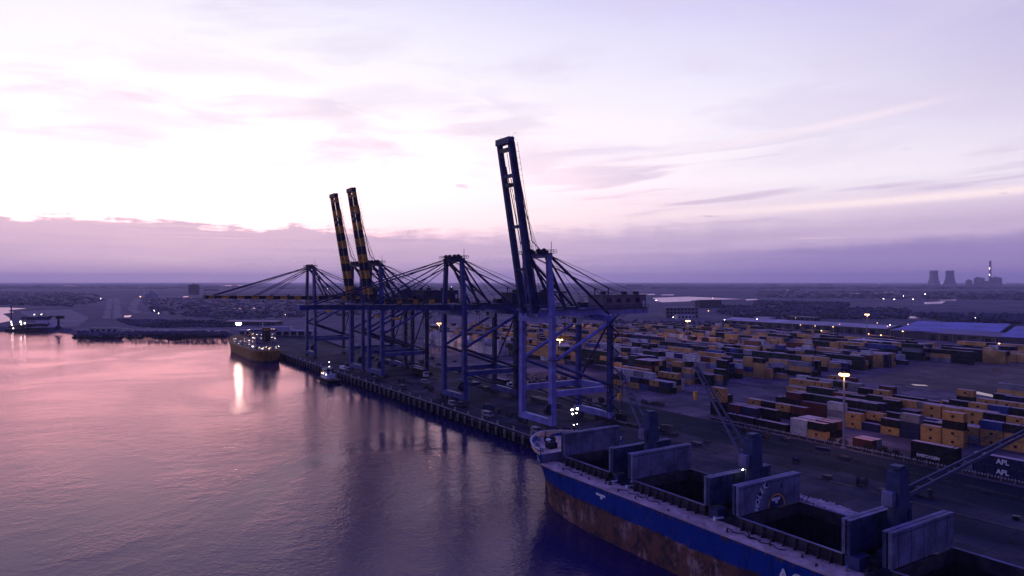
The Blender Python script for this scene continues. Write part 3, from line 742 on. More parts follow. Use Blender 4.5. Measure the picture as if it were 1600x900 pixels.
for hi, (a, b_) in enumerate(hatches[:4]):
    cz = 8.35
    cm = MB()
    for y_ in (-HY, HY): cm.box(((a + b_) / 2, y_, (DZ - .2 + cz) / 2), (b_ - a + .5, .22, cz - DZ + .2))
    for x_ in (a, b_): cm.box((x_, 0, (DZ - .2 + cz) / 2), (.22, 2 * HY - .24, cz - DZ + .2))
    co = cm.build('hatch_coaming', DECKD, ship)
    tr_ = MB()
    for y_ in (-HY, HY): tr_.box(((a + b_) / 2, y_ * 1.012, cz + .06), (b_ - a + .9, .5, .1))
    tr_.build('coaming_rail', COVER, co)
    for y_ in (-HY, HY):
        sy = MB(); k_ = 0
        while a + .8 + k_ * 2.1 < b_:
            x_ = a + .8 + k_ * 2.1; s2 = 1 if y_ > 0 else -1
            sy.add([(x_ - .06, y_ + s2 * .1, DZ), (x_ - .06, y_ + s2 * 1.0, DZ), (x_ - .06, y_ + s2 * .25, cz), (x_ - .06, y_ + s2 * .1, cz), (x_ + .06, y_ + s2 * .1, DZ), (x_ + .06, y_ + s2 * 1.0, DZ), (x_ + .06, y_ + s2 * .25, cz), (x_ + .06, y_ + s2 * .1, cz)],
                   [(0, 1, 2, 3), (7, 6, 5, 4), (1, 5, 6, 2), (0, 4, 5, 1), (3, 2, 6, 7)]); k_ += 1
        sy.rail([(a, y_ + (1.15 if y_ > 0 else -1.15), DZ + .1), (b_, y_ + (1.15 if y_ > 0 else -1.15), DZ + .1)], 1.35, 2.4, .07)
        sy.build('coaming_stays', STEEL, co)['kind'] = 'stuff'
    hd = MB()
    z0 = -6.5
    hd.add([(a, -HY, DZ), (b_, -HY, DZ), (b_, HY, DZ), (a, HY, DZ), (a, -HY, z0), (b_, -HY, z0), (b_, HY, z0), (a, HY, z0)], [(4, 5, 6, 7), (0, 1, 5, 4), (1, 2, 6, 5), (2, 3, 7, 6), (3, 0, 4, 7)])
    ho = hd.build('hold', HOLD, ship)
    fr_ = MB()
    for k_ in range(int((b_ - a) / 1.6)):
        fr_.box((a + .8 + k_ * 1.6, HY - .12, 0), (.2, .2, 12.5)); fr_.box((a + .8 + k_ * 1.6, -HY + .12, 0), (.2, .2, 12.5))
    for k_ in range(9): fr_.box((a + .12, -7 + k_ * 1.75, 0), (.2, .2, 12.5)); fr_.box((b_ - .12, -7 + k_ * 1.75, 0), (.2, .2, 12.5))
    fr_.build('hold_frames', HOLD, ho)
    # folded covers standing at both ends
    def cover(x_, face, pieces=2):
        for k_ in range(pieces):
            xx_ = x_ - face * k_ * .85
            cv = MB(); cv.box((xx_, 0, 11.15), (.55, 17.3, 5.2), 0)
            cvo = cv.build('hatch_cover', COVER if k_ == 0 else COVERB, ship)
            tp = MB(); tp.box((xx_, 0, 13.79), (.66, 17.4, .1)); tp.build('cover_rim', COVER, cvo)
            rb = MB()
            for j_ in range(9): rb.box((xx_ - face * .32, -7.6 + j_ * 1.9, 11.1), (.12, .16, 4.9))
            for z_ in (9.6, 11.2, 12.7): rb.box((xx_ - face * .31, 0, z_), (.1, 17, .16))
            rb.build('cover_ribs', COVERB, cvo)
            if k_ == 0:
                first = cvo
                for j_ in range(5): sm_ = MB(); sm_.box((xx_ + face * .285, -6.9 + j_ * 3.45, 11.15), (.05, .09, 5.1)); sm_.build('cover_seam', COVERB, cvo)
                sm_ = MB(); sm_.box((xx_ + face * .285, 0, 13.3), (.06, 17.0, .12)); sm_.build('cover_seam', COVERB, cvo)
        return first
    fore = cover(a - .45, 1)
    if hi < 3:
        aft = cover(b_ + .55, -1)
    if hi == 2:
        # painted emblem with the lettering
        px_ = a - .45 + .288
        arc = MB()
        def arcband(r0, r1, th0, th1, cy_, cz_, mi, kx=1.0, seg=26):
            vs_ = []; fs_ = []
            for i2 in range(seg + 1):
                th = R(th0 + (th1 - th0) * i2 / seg)
                for r_ in (r0, r1): vs_.append((px_, cy_ - math.cos(th) * r_ * kx, cz_ + math.sin(th) * r_))
            for i2 in range(seg): fs_.append((2 * i2, 2 * i2 + 1, 2 * i2 + 3, 2 * i2 + 2))
            arc.add(vs_, fs_, mi)
        arcband(5.5, 5.62, 2, 64, 1.16, 8.62, 0); arcband(4.30, 4.42, 2, 74, 1.16, 8.62, 0); arcband(2.05, 2.35, 0, 180, 1.75, 8.62, 1, 1.05)
        arc.build('emblem', [GREYP, YEL], fore)['kind'] = 'stuff'
        px_ -= .003; navy = mat('emblem_navy', (.03, .035, .10), .6)
        arc = MB(); arcband(4.42, 5.5, 2, 66, 1.16, 8.62, 0); arc.build('emblem_band', [navy], fore)
        arc = MB(); arcband(.0, 2.05, 0, 180, 1.75, 8.62, 0, 1.05); arc.build('emblem_ground', [navy], fore)
        tb = MB(); tb.box((px_ + .01, 1.6, 10.0), (.02, 2.3, .55)); tb.box((px_ + .01, 1.75, 9.46), (.02, .7, .54)); tb.build('emblem_mark', [WHITE], fore)
        tb = MB(); tb.add([(px_ + .012, 2.7, 11.9), (px_ + .012, 3.5, 11.9), (px_ + .012, 3.1, 12.9)], [(0, 1, 2)]); tb.build('emblem_triangle', [STEEL], fore)
        for ch_, th in zip('MOLEK', (7, 19.5, 32, 44.5, 57)):
            yy_ = 1.16 - math.cos(R(th)) * 4.96; zz_ = 8.62 + math.sin(R(th)) * 4.96
            o = lettering(ch_, 1.45, WHITE, fore, (0, 0, 0), (0, 0, 0))
            o.matrix_basis = Matrix.Translation((px_ + .03, yy_, zz_)) @ Matrix(((0, 0, 1, 0), (1, 0, 0, 0), (0, 1, 0, 0), (0, 0, 0, 1))) @ Matrix.Rotation(R(90 - th - 14), 4, 'Z')
# deck houses and cranes between the holds
def deck_crane(u_, tip, lamp=True):
    x_ = SX(u_)
    ph = MB(); ph.box((x_, 0, DZ + 1.1), (2.9, 6.2, 2.2)); ph.build('mast_house', SHIPCR, ship)
    pd = MB(); pd.tube((x_, 0, DZ + 2.1), (x_, 0, 15.0), 1.35, 1.3, 14)
    pd = pd.build('deck_crane', SHIPCR, ship)
    hs = MB(); hs.add([(x_ - 1.3, -1.4, 15), (x_ + 1.3, -1.4, 15), (x_ + 1.3, 1.4, 15), (x_ - 1.3, 1.4, 15), (x_ - 1.0, -1.2, 20.6), (x_ + 1.0, -1.2, 20.6), (x_ + 1.0, 1.2, 21.2), (x_ - 1.0, 1.2, 21.2)], [(3, 2, 1, 0), (4, 5, 6, 7), (0, 1, 5, 4), (1, 2, 6, 5), (2, 3, 7, 6), (3, 0, 4, 7)])
    hs.box((x_, 0, 21.3), (1.6, 1.8, .5)); hs.build('crane_house', SHIPCR, pd)
    cb = MB().box((x_ - .3, -1.95, 16.6), (1.7, 1.0, 2.2)).build('cab', COVER, pd)
    ld = MB(); ld.rail([(x_ + 1.45, 0, 8.5), (x_ + 1.45, .02, 8.6)], 11, 5, .05)
    base_ = Vector((x_ - .9, .3, 16.0)); tipl = Vector((SX(tip[0]), tip[1] - SN, tip[2]))
    dv = (tipl - base_); hv_ = Vector((dv.y, -dv.x, 0)).normalized()
    jb = MB()
    for sg in (-1, 1):
        jb.bar(base_ + hv_ * 1.1 * sg, tipl + hv_ * .36 * sg, .38, .55, 0, .26, .34)
    for f_ in (.22, .42, .62, .8, .97):
        jb.bar(base_.lerp(tipl, f_) + hv_ * (1.25 - .83 * f_), base_.lerp(tipl, f_) - hv_ * (1.25 - .83 * f_), .25, .3)
    jb.build('jib', JIBM, pd)
    tpm = Vector((x_, 0, 21.2)); rpm = MB()
    for sg in (-.4, .4): rpm.tube(tpm + hv_ * sg, tipl + hv_ * sg * .8, .055, k=5)
    rpm.tube(tipl, tipl - Vector((0, 0, 5.5)), .05, k=5); rpm.build('wire', ROPE, pd)
    hk = MB(); hk.box(tuple(tipl - Vector((0, 0, 6.0))), (.7, .7, 1.1)); hk.lathe([(.1, -.9), (.35, -.7), (.3, -.2), (.08, 0)], 8, tuple(tipl - Vector((0, 0, 6.5)))); hk.build('hook_block', YEL, pd)
    if lamp:
        lq = MB(); lq.lathe([(0, -.16), (.16, 0), (0, .16)], 8, (x_ - 1.2, -1.2, 14.6)); lq.build('lamp', LW, pd)
deck_crane(114.0, (131.0, 114.5, 28.0), False)
deck_crane(86.8, (105.0, 113.0, 32.0))
deck_crane(59.6, (46.5, 133.5, 29.5), False)
# deck fittings
for x_, y_, s_ in [(37.5, -6.6, 1.5), (65, -6.8, 1.6), (92.2, -6.9, 1.8), (66.8, 5.5, 1.3), (39, 5.6, 1.3), (93.5, 5.8, 1.4)]:
    MB().box((x_, y_, DZ + s_ * .55), (s_ * 1.3, s_ * 1.7, s_ * 1.1)).build('deck_locker', SHIPCR, ship)
for k_ in range(26):
    x_ = 20 + k_ * 4.6 + rng.uniform(-1, 1); y_ = -rng.uniform(9.8, 12.2) if lerp_tab(bd, x_) > 12.5 else -9.8
    o_ = MB(); o_.tube((x_, y_, DZ), (x_, y_, DZ + rng.uniform(.35, .7)), .16, k=6); o_.tube((x_, y_, DZ + .3), (x_ + .3, y_, DZ + .3), .1, k=6); o_.build('deck_pipe', rng.choice([STEEL, GREYP, DECKD]), ship)
crn = random.Random(77)
for u0 in (114.0, 86.8, 59.6):
    for k_ in range(16):
        x_ = SX(u0) + crn.uniform(-2.6, 2.6); y_ = crn.choice([-1, 1]) * crn.uniform(3.6, 11.5); s_ = crn.uniform(.4, 1.2)
        g_ = MB()
        if crn.random() < .5: g_.box((x_, y_, DZ + s_ * .45), (s_ * 1.4, s_, s_ * .9), 0, crn.uniform(0, 3))
        else:
            g_.tube((x_, y_, DZ + .35), (x_ + crn.uniform(-1.4, 1.4), y_ + crn.uniform(.8, 2.0), DZ + .4), .18, k=6); g_.box((x_, y_, DZ + .3), (.5, .5, .6))
        g_.build('deck_gear', crn.choice([STEEL, GREYP, DECKD, WHITE, DECKD]), ship)
for x_ in (22, 42, 47, 70, 75, 98):
    g_ = MB(); pts_ = [Vector((x_ + q_ * .9, -10.6 + .5 * math.sin(q_ * 1.7 + x_), DZ + .1)) for q_ in range(9)]
    for p_, q_ in zip(pts_, pts_[1:]): g_.tube(p_, q_, .08, k=5)
    g_.build('deck_hose', STEEL, ship)
# white marks on the side
def on_side(s, z):
    zt = topz(s); f = max(0, min(1, (z + 4) / (zt + 4))) ** 1.6; wl, dkk = lerp_tab(bw_, s), lerp_tab(bd, s); return -(wl + (dkk - wl) * f) - .04
mkm = MB()
def side_quad(s0, s1, z0, z1): mkm.add([(s0, on_side(s0, z0), z0), (s1, on_side(s1, z0), z0), (s1, on_side(s1, z1), z1), (s0, on_side(s0, z1), z1)], [(0, 1, 2, 3)])
side_quad(38.2, 41.2, 4.85, 5.35); side_quad(39.6, 40.3, 4.3, 4.85)
mkm.build('hull_mark', WHITE, ship)
drn = random.Random(8); dr = MB()
for k_ in range(170):
    s_ = 17 + drn.random() * 110; w_ = drn.uniform(.08, .35); L_ = drn.uniform(.2, 1.0)
    dr.add([(s_, on_side(s_, DZ - .05), DZ - .05), (s_ + w_, on_side(s_ + w_, DZ - .05), DZ - .05), (s_ + w_ * .7, on_side(s_, DZ - L_) , DZ - L_), (s_ + w_ * .3, on_side(s_, DZ - L_), DZ - L_)], [(3, 2, 1, 0)])
dr.build('rust_drips', mat('drip_grime', (.10, .065, .075), .9, 0, .4, .5), hull)['kind'] = 'stuff'

for i_, (a_, b_) in enumerate([((148.5, 104.5, 8.6), (178.6, QE + 1.4, .7)), ((146.0, 113.5, 8.6), (168.0, QE + 1.4, .7)), ((150.5, 108.0, 8.7), (189.2, QE + 1.4, .7))]):
    p, q_ = W(*a_), W(*b_); ml = MB(); prev_ = p
    for k_ in range(1, 13):
        f_ = k_ / 12; c_ = p.lerp(q_, f_) - Vector((0, 0, 2.2 * math.sin(math.pi * f_))); ml.tube(prev_, c_, .055, k=5); prev_ = c_
    tag(ml.build('mooring_line', mat('mooring_rope', (.30, .27, .24), .9)), ['longer outer mooring line from the bow to the quay', 'shortest mooring line from the bow shoulder to the quay', 'longest mooring line from the stem to the quay'][i_], 'mooring line', 'bow mooring lines')
lettering('A', 2.6, WHITE, ship, (84.2, on_side(84.2, 4.0) - .02, 3.9), (R(90), 0, 0))
lettering('C', 2.6, WHITE, ship, (86.6, on_side(86.6, 4.0) - .02, 3.9), (R(90), 0, 0))

# =================================================================== TANKER AT THE FAR END OF THE QUAY
OCHRE = hull_mat('tanker_hull', (.34, .17, .035), (.05, .03, .03), -3.0, (.16, .08, .03), (.22, .12, .06))
def lofted_hull(length, beam, zdeck, zbow, m, parent, bluff=.10, rakewl=.03):
    """simple ship hull: x aft from the stem"""
    hb = MB(); st = [0, .004, .012, .03, .06, .10, .15, .22, .35, .6, .85, .93, .98, 1.0]; lv = [0, .25, .5, .75, 1]; vs = []
    for s in st:
        dk = beam / 2 * (1 - max(0, 1 - s / (bluff * 1.6)) ** 2.2) if s < bluff * 1.6 else beam / 2
        wl_s = max(0, s - rakewl); wl = beam / 2 * (1 - max(0, 1 - wl_s / (bluff * 2.2)) ** 1.6) if wl_s < bluff * 2.2 else beam / 2
        if s > .9: k_ = (s - .9) / .1; wl *= 1 - .6 * k_; dk *= 1 - .16 * k_
        zt = zdeck + (zbow - zdeck) * max(0, 1 - s / .16) ** .8
        for sg in (-1, 1):
            for l in lv: z = -7 + (zt + 7) * l; f = max(0, min(1, (z + 4) / (zt + 4))) ** 1.3; vs.append((s * length, sg * (wl + (dk - wl) * f), z))
    k = len(lv); fs = []
    for i in range(len(st) - 1):
        a, b = i * 2 * k, (i + 1) * 2 * k
        for j in range(k - 1): fs.append((a + j, b + j, b + j + 1, a + j + 1)); fs.append((a + k + j + 1, b + k + j + 1, b + k + j, a + k + j))
        fs.append((a + k - 1, b + k - 1, b + 2 * k - 1, a + 2 * k - 1))
    e = (len(st) - 1) * 2 * k
    for j in range(k - 1): fs.append((e + j, e + k + j, e + k + j + 1, e + j + 1)); fs.append((j, j + 1, k + j + 1, k + j))
    hb.add(vs, fs)
    return hb.build('hull', m, parent)
TU, TN = 590.0, 115.6
tk = empty('tanker', W(TU, TN), RZ, 'ochre tanker with many deck lights moored at the far quay end', 'ship')
lofted_hull(108, 18.5, 3.4, 7.6, OCHRE, tk)
DKT = mat('tanker_deck', (.16, .08, .055), .8, 0, .3, .4)
MB().box((63, 0, 3.46), (82, 16.6, .1)).build('deck', DKT, tk)
for y0 in (-9, 9): MB().rail([(20, y0, 3.4), (104, y0 * .93, 3.4)], 1.1, 3, .09).build('guard_rail', GREYP, tk)
pp = MB()
for y_ in (-1.2, -.4, .4, 1.2): pp.tube((20, y_, 4.5), (82, y_, 4.5), .22, k=6)
for k_ in range(12): pp.box((22 + k_ * 5.2, 0, 4.0), (.3, 3.4, 1.0))
pp.tube((52, -7.5, 4.6), (52, 7.5, 4.6), .25, k=6); pp.tube((54, -7.5, 4.6), (54, 7.5, 4.6), .25, k=6); pp.build('cargo_pipes', mat('pipe_pink', (.42, .26, .24), .6), tk)
cat_ = MB(); cat_.box((50, 2.2, 5.6), (62, 1.0, .1)); cat_.rail([(20, 2.7, 5.6), (81, 2.7, 5.6)], 1.0, 3, .08); cat_.build('catwalk', GREYP, tk)
for i_, (x0, x1, wd, z0, z1) in enumerate([(83, 101, 15.5, 3.5, 6.4), (84, 99, 14.5, 6.5, 9.2), (84.5, 97, 13.5, 9.3, 12.0), (85, 95, 12.5, 12.1, 14.6), (85.5, 92, 17.5, 14.7, 17.2)]):
    ti = MB().box(((x0 + x1) / 2, 0, (z0 + z1) / 2), (x1 - x0, wd, z1 - z0)).build('deckhouse_tier', mat('tanker_house_paint', (.30, .27, .31), .6, 0, .2, .5, (.2, .13, .1)), tk)
    wd_ = MB()
    for k_ in range(int(wd / 1.7)):
        y_ = -wd / 2 + 1.1 + k_ * 1.7; wd_.box((x0 - .01, y_, (z0 + z1) / 2 + .3), (.1, .9, .9)); wd_.box((x1 + .01, y_, (z0 + z1) / 2 + .3), (.1, .7, .8))
    for k_ in range(int((x1 - x0) / 2)): wd_.box((x0 + 1.2 + k_ * 2, -wd / 2 - .01, (z0 + z1) / 2 + .3), (.9, .1, .9))
    wd_.build('windows', GLASS, ti)
fn = MB(); fn.prism([(96, -2.2), (101, -1.6), (101, 1.6), (96, 2.2)], 9.3, 18.6); fn = fn.build('funnel', STEEL, tk); MB().box((98.5, 0, 17.3), (5.2, 3.6, 1.2)).build('funnel_band', YEL, fn)
ms = MB(); ms.tube((88, 0, 17.2), (88, 0, 24.5), .25, .12, 6); ms.bar((88, -2.4, 21), (88, 2.4, 21), .15, .15); ms.bar((88, -1.4, 22.6), (88, 1.4, 22.6), .3, .2); ms.build('radar_mast', WHITE, tk)
cr = MB(); cr.tube((53, 0, 3.5), (53, 0, 12), .5, k=8); cr.bar((53, 0, 11.8), (40, 0, 9.2), .6, .7); cr.build('hose_crane', YEL, tk)
tfm = MB(); tfm.tube((8, 0, 7), (8, 0, 15.6), .3, .2, 8); tfm.box((8, 0, 15.8), (1.0, 4.4, .3)); tfm = tfm.build('foremast', GREYP, tk)
FLOOD = emit('ship_floodlight', (1, .84, .62), 220)
TWH = mat('tanker_house_paint', (.30, .27, .31), .6, 0, .2, .5, (.2, .13, .1))
# floodlight bank: shielded boxes whose lit face looks out over the water
fdir = (Vector((0, 0, 0)) - W(TU - 8, TN)).normalized()
loc_ang = math.atan2(fdir.y, fdir.x) - RZ
for k_ in range(3):
    y_ = -1.3 + k_ * 1.27
    hsn = MB(); hsn.box((0, 0, 0), (.5, 1.24, 1.5), 0); hsn.box((.9, 0, -.82), (2.4, 1.26, .1), 0)
    ho_ = hsn.build('floodlight', STEEL, tfm, loc=(8.3, y_, 16.6), rz=loc_ang)
    le = MB(); le.add([(.262, -.5, -.7), (.262, .5, -.7), (.262, .5, .7), (.262, -.5, .7)], [(0, 1, 2, 3)]); le.build('lamp_face', FLOOD, ho_)
TKL = emit('tanker_deck_lamp', (1, .82, .70), 16)
for k_ in range(64):
    ti_ = rng.choice([(101, 15.5, 5.9), (101, 15.5, 5.9), (99, 14.5, 8.7), (97, 13.5, 11.5), (95, 12.5, 14.1), (92, 17.5, 16.9)]); kk_ = rng.random()
    if kk_ < .30: p_ = (rng.uniform(30, 84), rng.choice([-8.6, -8.2, -4, 3]), rng.uniform(4.8, 8.0))
    elif kk_ < .42: p_ = (rng.uniform(101.5, 106), rng.uniform(-7, 7), rng.uniform(4.4, 6))
    elif kk_ < .75: p_ = (ti_[0] + .35, rng.uniform(-ti_[1] / 2, ti_[1] / 2), ti_[2] + rng.uniform(-.4, .3))
    else: p_ = (ti_[0] - rng.uniform(0, 10), -ti_[1] / 2 - .35, ti_[2] + rng.uniform(-.4, .3))
    lp = MB(); r_ = rng.uniform(.08, .18); lp.lathe([(0, -r_), (r_, 0), (0, r_)], 6, p_); lp.box((p_[0] + .1, p_[1], p_[2] + r_ + .06), (.3, .2, .1), 1); lp.build('deck_lamp', [rng.choice([TKL, TKL, TKL, LOS]), STEEL], tk)
for k_ in range(14):
    x_ = rng.uniform(22, 80); y_ = rng.uniform(-7, 7); o_ = MB(); o_.tube((x_, y_, 3.5), (x_, y_, rng.uniform(5, 7.5)), .25, k=6); o_.box((x_, y_, 4), (1.2, 1.2, .9)); o_.build('deck_valve', rng.choice([GREYP, DKT, WHITE]), tk)

# tug alongside the quay
TUGH = mat('tug_hull', (.012, .013, .022), .6, 0, .3, .5)
tg = empty('tugboat', W(383, 119.8), RZ, 'small dark tugboat with white wheelhouse alongside the quay', 'tugboat')
lofted_hull(23, 7.6, -2.0, -.4, TUGH, tg, .16)
tb = MB(); tb.box((12, 0, -1.95), (17, 6.6, .1)); tb.build('deck', DKT, tg)
ty = MB()
for k_ in range(9): ty.tube((2.5 + k_ * 2.3, -4.0, -2.7), (2.5 + k_ * 2.3, -3.7, -2.7), .55, k=10)
ty.build('tyre_fenders', RUBBER, tg)
h1 = MB().box((10.5, 0, -.7), (9, 5, 2.4)).build('deckhouse', WHITE, tg)
wv_ = MB()
for k_ in range(4): wv_.box((7.5 + k_ * 2, -2.5, -.5), (.8, .08, .7))
wv_.build('windows', GLASS, h1)
h2 = MB(); h2.add([(7, -1.9, .5), (11.4, -1.9, .5), (11.4, 1.9, .5), (7, 1.9, .5), (6.7, -2.1, 3.0), (11.6, -2.1, 3.0), (11.6, 2.1, 3.0), (6.7, 2.1, 3.0)], [(4, 5, 6, 7), (0, 1, 5, 4), (1, 2, 6, 5), (2, 3, 7, 6), (3, 0, 4, 7)])
h2 = h2.build('wheelhouse', WHITE, tg); MB().box((9.2, 0, 2.1), (4.85, 4.1, .8)).build('windows', GLASS, h2); MB().box((9.2, 0, 3.1), (5.4, 4.6, .15)).build('roof', GREYP, h2)
mm = MB(); mm.tube((12.4, 0, .5), (12.4, 0, 9.2), .16, .1, 6); mm.bar((12.4, -1.6, 6.4), (12.4, 1.6, 6.4), .12, .12); mm.bar((12.4, -1, 7.8), (12.4, 1, 7.8), .1, .1); mm.build('mast', STEEL, tg)
fu = MB(); fu.tube((14.2, -1.3, .4), (14.2, -1.3, 3.6), .5, k=8); fu.tube((14.2, 1.3, .4), (14.2, 1.3, 3.6), .5, k=8); fu.build('funnel', STEEL, tg)
for p_, mt_, r_ in [((12.4, 0, 6.7), LWS, .22), ((7, -2.4, .4), LOS, .3), ((15, -2.6, .5), LWS, .22), ((10.5, -2.7, .6), LWS, .16), ((12.4, 0, 4.2), LWS, .2)]:
    lp = MB(); lp.lathe([(0, -r_), (r_, 0), (0, r_)], 6, p_); lp.build('lamp', mt_, tg)

# =================================================================== CONTAINER YARD
m, t, b = new_mat('container_paint'); b.inputs['Roughness'].default_value = .6; b.inputs['Specular IOR Level'].default_value = .12
oi = t.nodes.new('ShaderNodeObjectInfo'); tcn = t.nodes.new('ShaderNodeTexCoord')
vm = t.nodes.new('ShaderNodeVectorMath'); vm.operation = 'ADD'; t.links.new(tcn.outputs['Object'], vm.inputs[0])
cx_ = combine(t, X(t, oi.outputs['Random']) * 60.0, 0.0, 0.0); t.links.new(cx_, vm.inputs[1])
na = noise(t, vm.outputs[0], .9, 6, .7, .4); nb_ = noise(t, vm.outputs[0], .35, 3, .5)
hsv = t.nodes.new('ShaderNodeHueSaturation'); t.links.new(oi.outputs['Color'], hsv.inputs['Color']); t.links.new((nb_ * .5 + .50).s, hsv.inputs['Value'])
c = mixc(t, na.smooth(.50, .68) * .65, hsv.outputs[0], (.075, .048, .045)); t.links.new(c, b.inputs['Base Color']); CPAINT = m
CROOF_LIT = m.copy(); CROOF_LIT.name = 'container_roof_painted_light'; t = CROOF_LIT.node_tree; b = t.nodes['Principled BSDF']; b.inputs['Roughness'].default_value = .8
src = b.inputs['Base Color'].links[0].from_socket; t.links.new(mixc(t, .68, src, (.52, .37, .38)), b.inputs['Base Color'])  # sky light on the tops painted in: faded pale pink over the side paint
PAL = {'yellow': (.62, .36, .13), 'black': (.014, .018, .026), 'dark green': (.015, .035, .035), 'navy': (.02, .03, .10), 'blue': (.05, .08, .28), 'white': (.58, .57, .60), 'grey': (.26, .25, .29), 'maroon': (.13, .04, .04), 'orange': (.30, .13, .07)}
CH = 2.59
def container_mesh(L):
    mb = MB(); wd = 2.44; h = CH - .03
    for sx in (-1, 1):
        for sy in (-1, 1): mb.box((sx * (L / 2 - .08), sy * (wd / 2 - .08), h / 2), (.16, .16, h))
    for sy in (-1, 1):
        mb.box((0, sy * (wd / 2 - .05), .09), (L - .32, .1, .16)); mb.box((0, sy * (wd / 2 - .05), h - .07), (L - .32, .1, .13))
        k = int(L / .56); pts = []
        for i in range(k):
            x0 = -L / 2 + .16 + (L - .32) * i / k; dxx = (L - .32) / k
            pts += [(x0, .10), (x0 + dxx * .3, .10), (x0 + dxx * .5, .03), (x0 + dxx * .8, .03)]
        pts.append((L / 2 - .16, .10))
        vs = []
        for x, o in pts: vs += [(x, sy * (wd / 2 - o), .17), (x, sy * (wd / 2 - o), h - .13)]
        fs = [(2 * i, 2 * i + 2, 2 * i + 3, 2 * i + 1) if sy < 0 else (2 * i + 1, 2 * i + 3, 2 * i + 2, 2 * i) for i in range(len(pts) - 1)]
        mb.add(vs, fs)
    for sx in (-1, 1):
        mb.box((sx * (L / 2 - .05), 0, .09), (.1, wd - .32, .16)); mb.box((sx * (L / 2 - .05), 0, h - .07), (.1, wd - .32, .13))
    mb.box((-(L / 2 - .10), 0, h / 2), (.06, wd - .32, h - .3))
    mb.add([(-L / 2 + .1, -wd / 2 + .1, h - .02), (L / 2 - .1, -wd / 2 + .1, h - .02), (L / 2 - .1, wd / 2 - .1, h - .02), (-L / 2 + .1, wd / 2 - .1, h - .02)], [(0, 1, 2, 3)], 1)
    return mb.mesh('shipping_container', [CPAINT, CROOF_LIT])
def door_mesh(L):
    mb = MB(); x = L / 2 - .08; h = CH - .03
    for sy in (-1, 1):
        mb.box((x, sy * .54, h / 2), (.06, 1.04, h - .34))
        for o in (.25, .80): mb.tube((x + .06, sy * o, .22), (x + .06, sy * o, h - .2), .03, k=5)
    return mb.mesh('door', [CPAINT])
CME = {6.06: container_mesh(6.06), 12.19: container_mesh(12.19)}; DME = {6.06: door_mesh(6.06), 12.19: door_mesh(12.19)}
lgm = MB(); lgm.box((0, -1.185, 1.38), (.85, .03, .75)); LGO = lgm.mesh('logo', [mat('logo_dark', (.02, .02, .025), .6)])
slots = []     # (row key, u centre, n, length, [colours bottom..top])
crng = random.Random(5)
def pick(warm=1.0):
    return crng.choices(['yellow', 'black', 'dark green', 'navy', 'blue', 'white', 'grey', 'maroon', 'orange'], [.37 * warm, .28, .12, .10, .035, .09, .06, .03, .03])[0]
def stack(row, u, n, L, cols): slots.append((row, u, n, L, list(cols)))
B_, Y_, Wt, Nv, Gy, Mr, Gr = 'black', 'yellow', 'white', 'navy', 'grey', 'maroon', 'dark green'
# notable stacks close to the fence
stack('fence row', 100.5, 202.2, 12.19, [B_, B_]); stack('fence row', 84.6, 202.2, 12.19, [Nv, Nv]); stack('fence row', 71.5, 202.2, 12.19, [Nv, B_])
stack('fence row', 66.0 - 6, 205.2, 12.19, [Nv, B_])
stack('fence row', 153.0, 201.8, 12.19, [B_]); stack('fence row', 165.9, 201.8, 12.19, [B_]); stack('fence row', 142.5, 202.2, 6.06, [Wt, Wt]); stack('fence row', 136.1, 202.2, 6.06, [Y_, B_]); stack('fence row', 121.5, 203.2, 6.06, [Mr])
stack('fence row', 121.5, 206.0, 6.06, [Mr]) if False else None
for r_, (n_, items) in enumerate([(206.2, [(180, 6.06, [B_, B_, Y_, Y_]), (172, 6.06, [Gr, Mr]), (165.6, 6.06, [Nv, Nv]), (142.5, 6.06, [Gy, Wt]), (136.1, 6.06, [B_, B_]), (121.5, 6.06, [Gy])]),
                                  (209.1, [(180, 6.06, [B_, B_, B_]), (172, 6.06, [Mr, Mr]), (165.6, 6.06, [Gy, Nv]), (159.2, 6.06, [B_, B_]), (142.5, 6.06, [Gy, Wt]), (136.1, 6.06, [B_, Mr])]),
                                  (222.0, [(176, 6.06, [Y_, Y_]), (169.6, 6.06, [B_, B_]), (163.2, 6.06, [B_, Y_]), (156.8, 6.06, [B_, Mr])]),
                                  (227.5, [(146, 6.06, [Wt, Gy, Wt]), (139.6, 6.06, [Y_, Y_]), (133.2, 6.06, [Nv]), (126.8, 6.06, [Y_, B_]), (120.4, 6.06, [Nv, Nv, Gy]), (114.0, 6.06, [Y_, Y_]), (107.6, 6.06, [Y_, Y_, B_, Y_])])]):
    for u_, L_, cs in items: stack(['second fence row', 'third fence row', 'row behind the fence rows', 'low yellow row'][r_], u_, n_, L_, cs)
def block(name, u0, u1, n0, n1, fill, hmax, inside, pitch=2.62, rows=5, aisle=6.5, long_p=.25, warm=1.0):
    n_ = n0; r_ = 0; k_ = 0
    while n_ < n1:
        r_ += 1; u_ = u0 + crng.uniform(0, 4); run = 0; rowfill = fill * crng.uniform(.6, 1.3); hb_ = crng.choice([1, 2, 2, 3, 3]); cb_ = pick(warm)
        while u_ < u1:
            L_ = 12.19 if crng.random() < long_p else 6.06
            uc = u_ + L_ / 2; u_ += L_ + .35
            if run <= 0:
                if crng.random() > rowfill: u_ += crng.uniform(2, 12); continue
                run = crng.randint(2, 7); hb_ = crng.choice([1, 2, 2, 3, 3, hmax]); cb_ = pick(warm)
            run -= 1
            if not inside(uc, n_): continue
            h_ = max(1, min(hmax, hb_ + crng.choice([-1, 0, 0, 0, 1])))
            slots.append((f'{ordw(r_)} {name} row', uc, n_, L_, [cb_ if crng.random() < .55 else pick(warm) for _ in range(h_)]))
        k_ += 1; n_ += pitch
        if k_ == rows: n_ += aisle; k_ = 0
def pix(u, n, z=0):
    p = W(u, n); return 800 + 1100 * p.x / p.y, 440 + 1100 * (50 - z) / p.y
